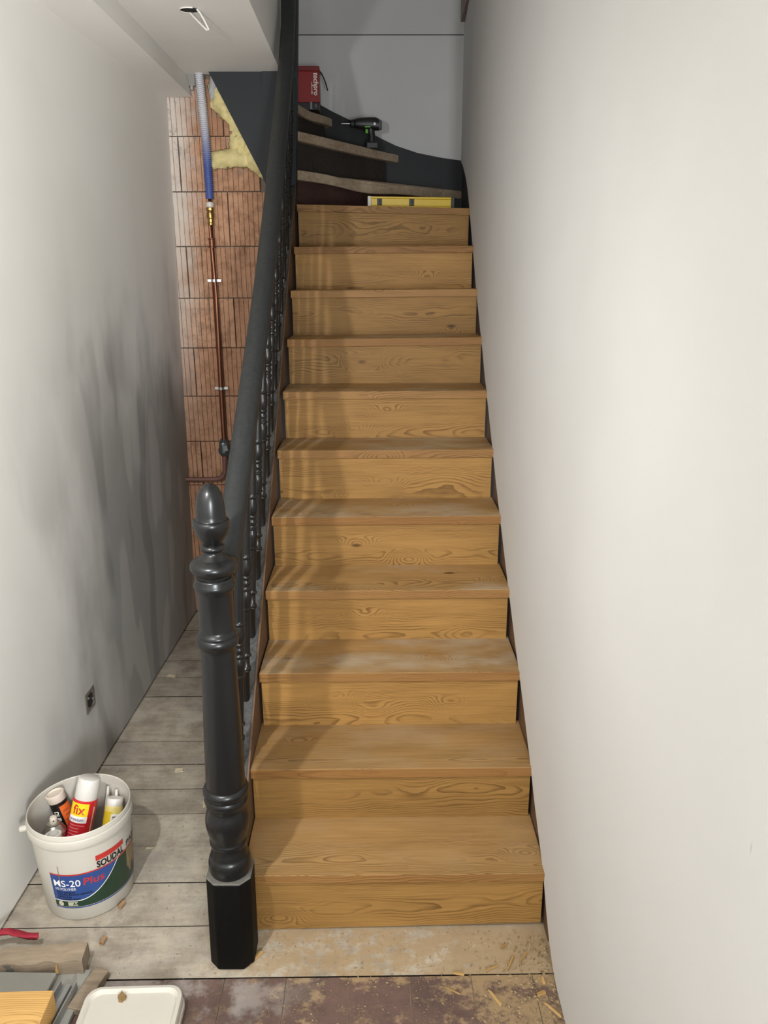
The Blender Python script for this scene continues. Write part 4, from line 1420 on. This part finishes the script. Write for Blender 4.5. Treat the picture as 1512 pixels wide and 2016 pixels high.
# splinters and shavings, each a thing
chips = [(-0.317, 1.560, 0.045, 0.011, 55, 'wood splinter at the foot of the newel post'),
         (0.285, 1.520, 0.036, 0.006, 25, 'flat splinter at the left of the splinter cluster by the right wall'), (0.335, 1.533, 0.050, 0.007, 62, 'longest upright splinter in the middle of the cluster by the right wall'),
         (0.372, 1.552, 0.040, 0.006, 50, 'slim splinter at the right of the cluster, nearest the wall string'), (0.200, 1.505, 0.028, 0.009, -8, 'pale flat shaving on the joint between planks and tiles'),
         (0.282, 1.436, 0.050, 0.008, -60, 'thin splinter lying on the dusty tile next to last on the right'), (0.415, 1.402, 0.050, 0.007, -50, 'splinter lying against the right wall at the near edge'),
         (0.395, 1.445, 0.022, 0.012, 20, 'stubby broad chip on the last tile by the right wall'), (0.325, 1.585, 0.020, 0.006, 35, 'tiny splinter close under the lowest riser at the right'),
         (0.180, 1.458, 0.040, 0.004, -30, 'hair-thin splinter on the middle dusty tile'), (0.408, 1.480, 0.020, 0.010, 100, 'small broad chip on the joint by the right wall')]
for x, y, L, W, an, lab in chips:
    h = W * 0.5
    vs = [(-L / 2, -W * 0.3, 0), (L / 2, -W * 0.5, 0), (L / 2 * 0.9, W * 0.4, 0), (-L / 2 * 0.8, W * 0.5, 0), (-L / 2, -W * 0.2, h), (L / 2 * 1.05, -W * 0.3, h * 1.2), (L / 2 * 0.8, W * 0.3, h), (-L / 2 * 0.7, W * 0.3, h * 0.8)]
    o = link('wood_splinter', MB().add(vs, [(0, 3, 2, 1), (4, 5, 6, 7), (0, 1, 5, 4), (1, 2, 6, 5), (2, 3, 7, 6), (3, 0, 4, 7)]).me('wood_splinter'), M_CHIP, loc=(x, y, 0.0005), rot=(0, 0, R(an)))
    tag(o, lab, 'splinter', 'wood splinters in the sawdust at the stair foot')
for x, y, L, W, an, lab in ((-0.704, 2.352, 0.030, 0.022, 10, 'pale square paper scrap on the planks behind the bucket'), (-0.90, 3.03, 0.04, 0.02, -15, 'pale paint flake on the planks along the left wall'),
                            (-0.700, 1.965, 0.024, 0.006, 10, 'thin pale flake in the shadow right of the bucket'), (-0.56, 2.17, 0.045, 0.03, 20, 'flat pale filler crumb on the planks left of the newel')):
    vs = [(-L / 2, -W / 2, 0), (L / 2, -W * 0.4, 0.0), (L * 0.45, W / 2, 0.0), (-L * 0.4, W * 0.5, 0)]
    vs += [(a, b, c + 0.0018 + 0.002 * (i % 2)) for i, (a, b, c) in enumerate(vs)]
    o = link('scrap', MB().add(vs, [(0, 3, 2, 1), (4, 5, 6, 7), (0, 1, 5, 4), (1, 2, 6, 5), (2, 3, 7, 6), (3, 0, 4, 7)]).me('scrap'), plain('scrap_paper', '#cdbf9f', 0.8), loc=(x, y, 0.0005), rot=(0, 0, R(an)))
    tag(o, lab, 'scrap')

# fine crumbs nobody could count
m = MB()
rng = random.Random(3)


def crumb(x, y, z, s):
    a = rng.uniform(0, pi)
    e = [(cos(a) * s, sin(a) * s), (-sin(a) * s * 0.5, cos(a) * s * 0.5)]
    vs = [(x + e[0][0], y + e[0][1], z), (x - e[0][0], y - e[0][1], z), (x + e[1][0], y + e[1][1], z), (x, y, z + s * 0.7)]
    m.add(vs, [(0, 2, 3), (2, 1, 3), (1, 0, 3)])


for k in range(1900):
    t = rng.random()
    if t < 0.5:
        x, y = rng.uniform(-0.30, 0.44), rng.uniform(1.36, 1.64)
    elif t < 0.85:
        x, y = 0.44 - abs(rng.gauss(0, 0.06)), rng.uniform(1.34, 1.62)
    else:
        x, y = rng.uniform(-0.7, -0.45), rng.uniform(1.40, 2.6)
    crumb(x, y, 0.0, rng.choice((0.0012, 0.0012, 0.0018, 0.0025, 0.004, 0.0055 if x > 0.2 else 0.002)))
o = m.go('sawdust_crumbs', M_DEBRIS)
o['kind'] = 'stuff'
tag(o, 'fine sawdust crumbs scattered over the floor at the stair foot', 'sawdust')
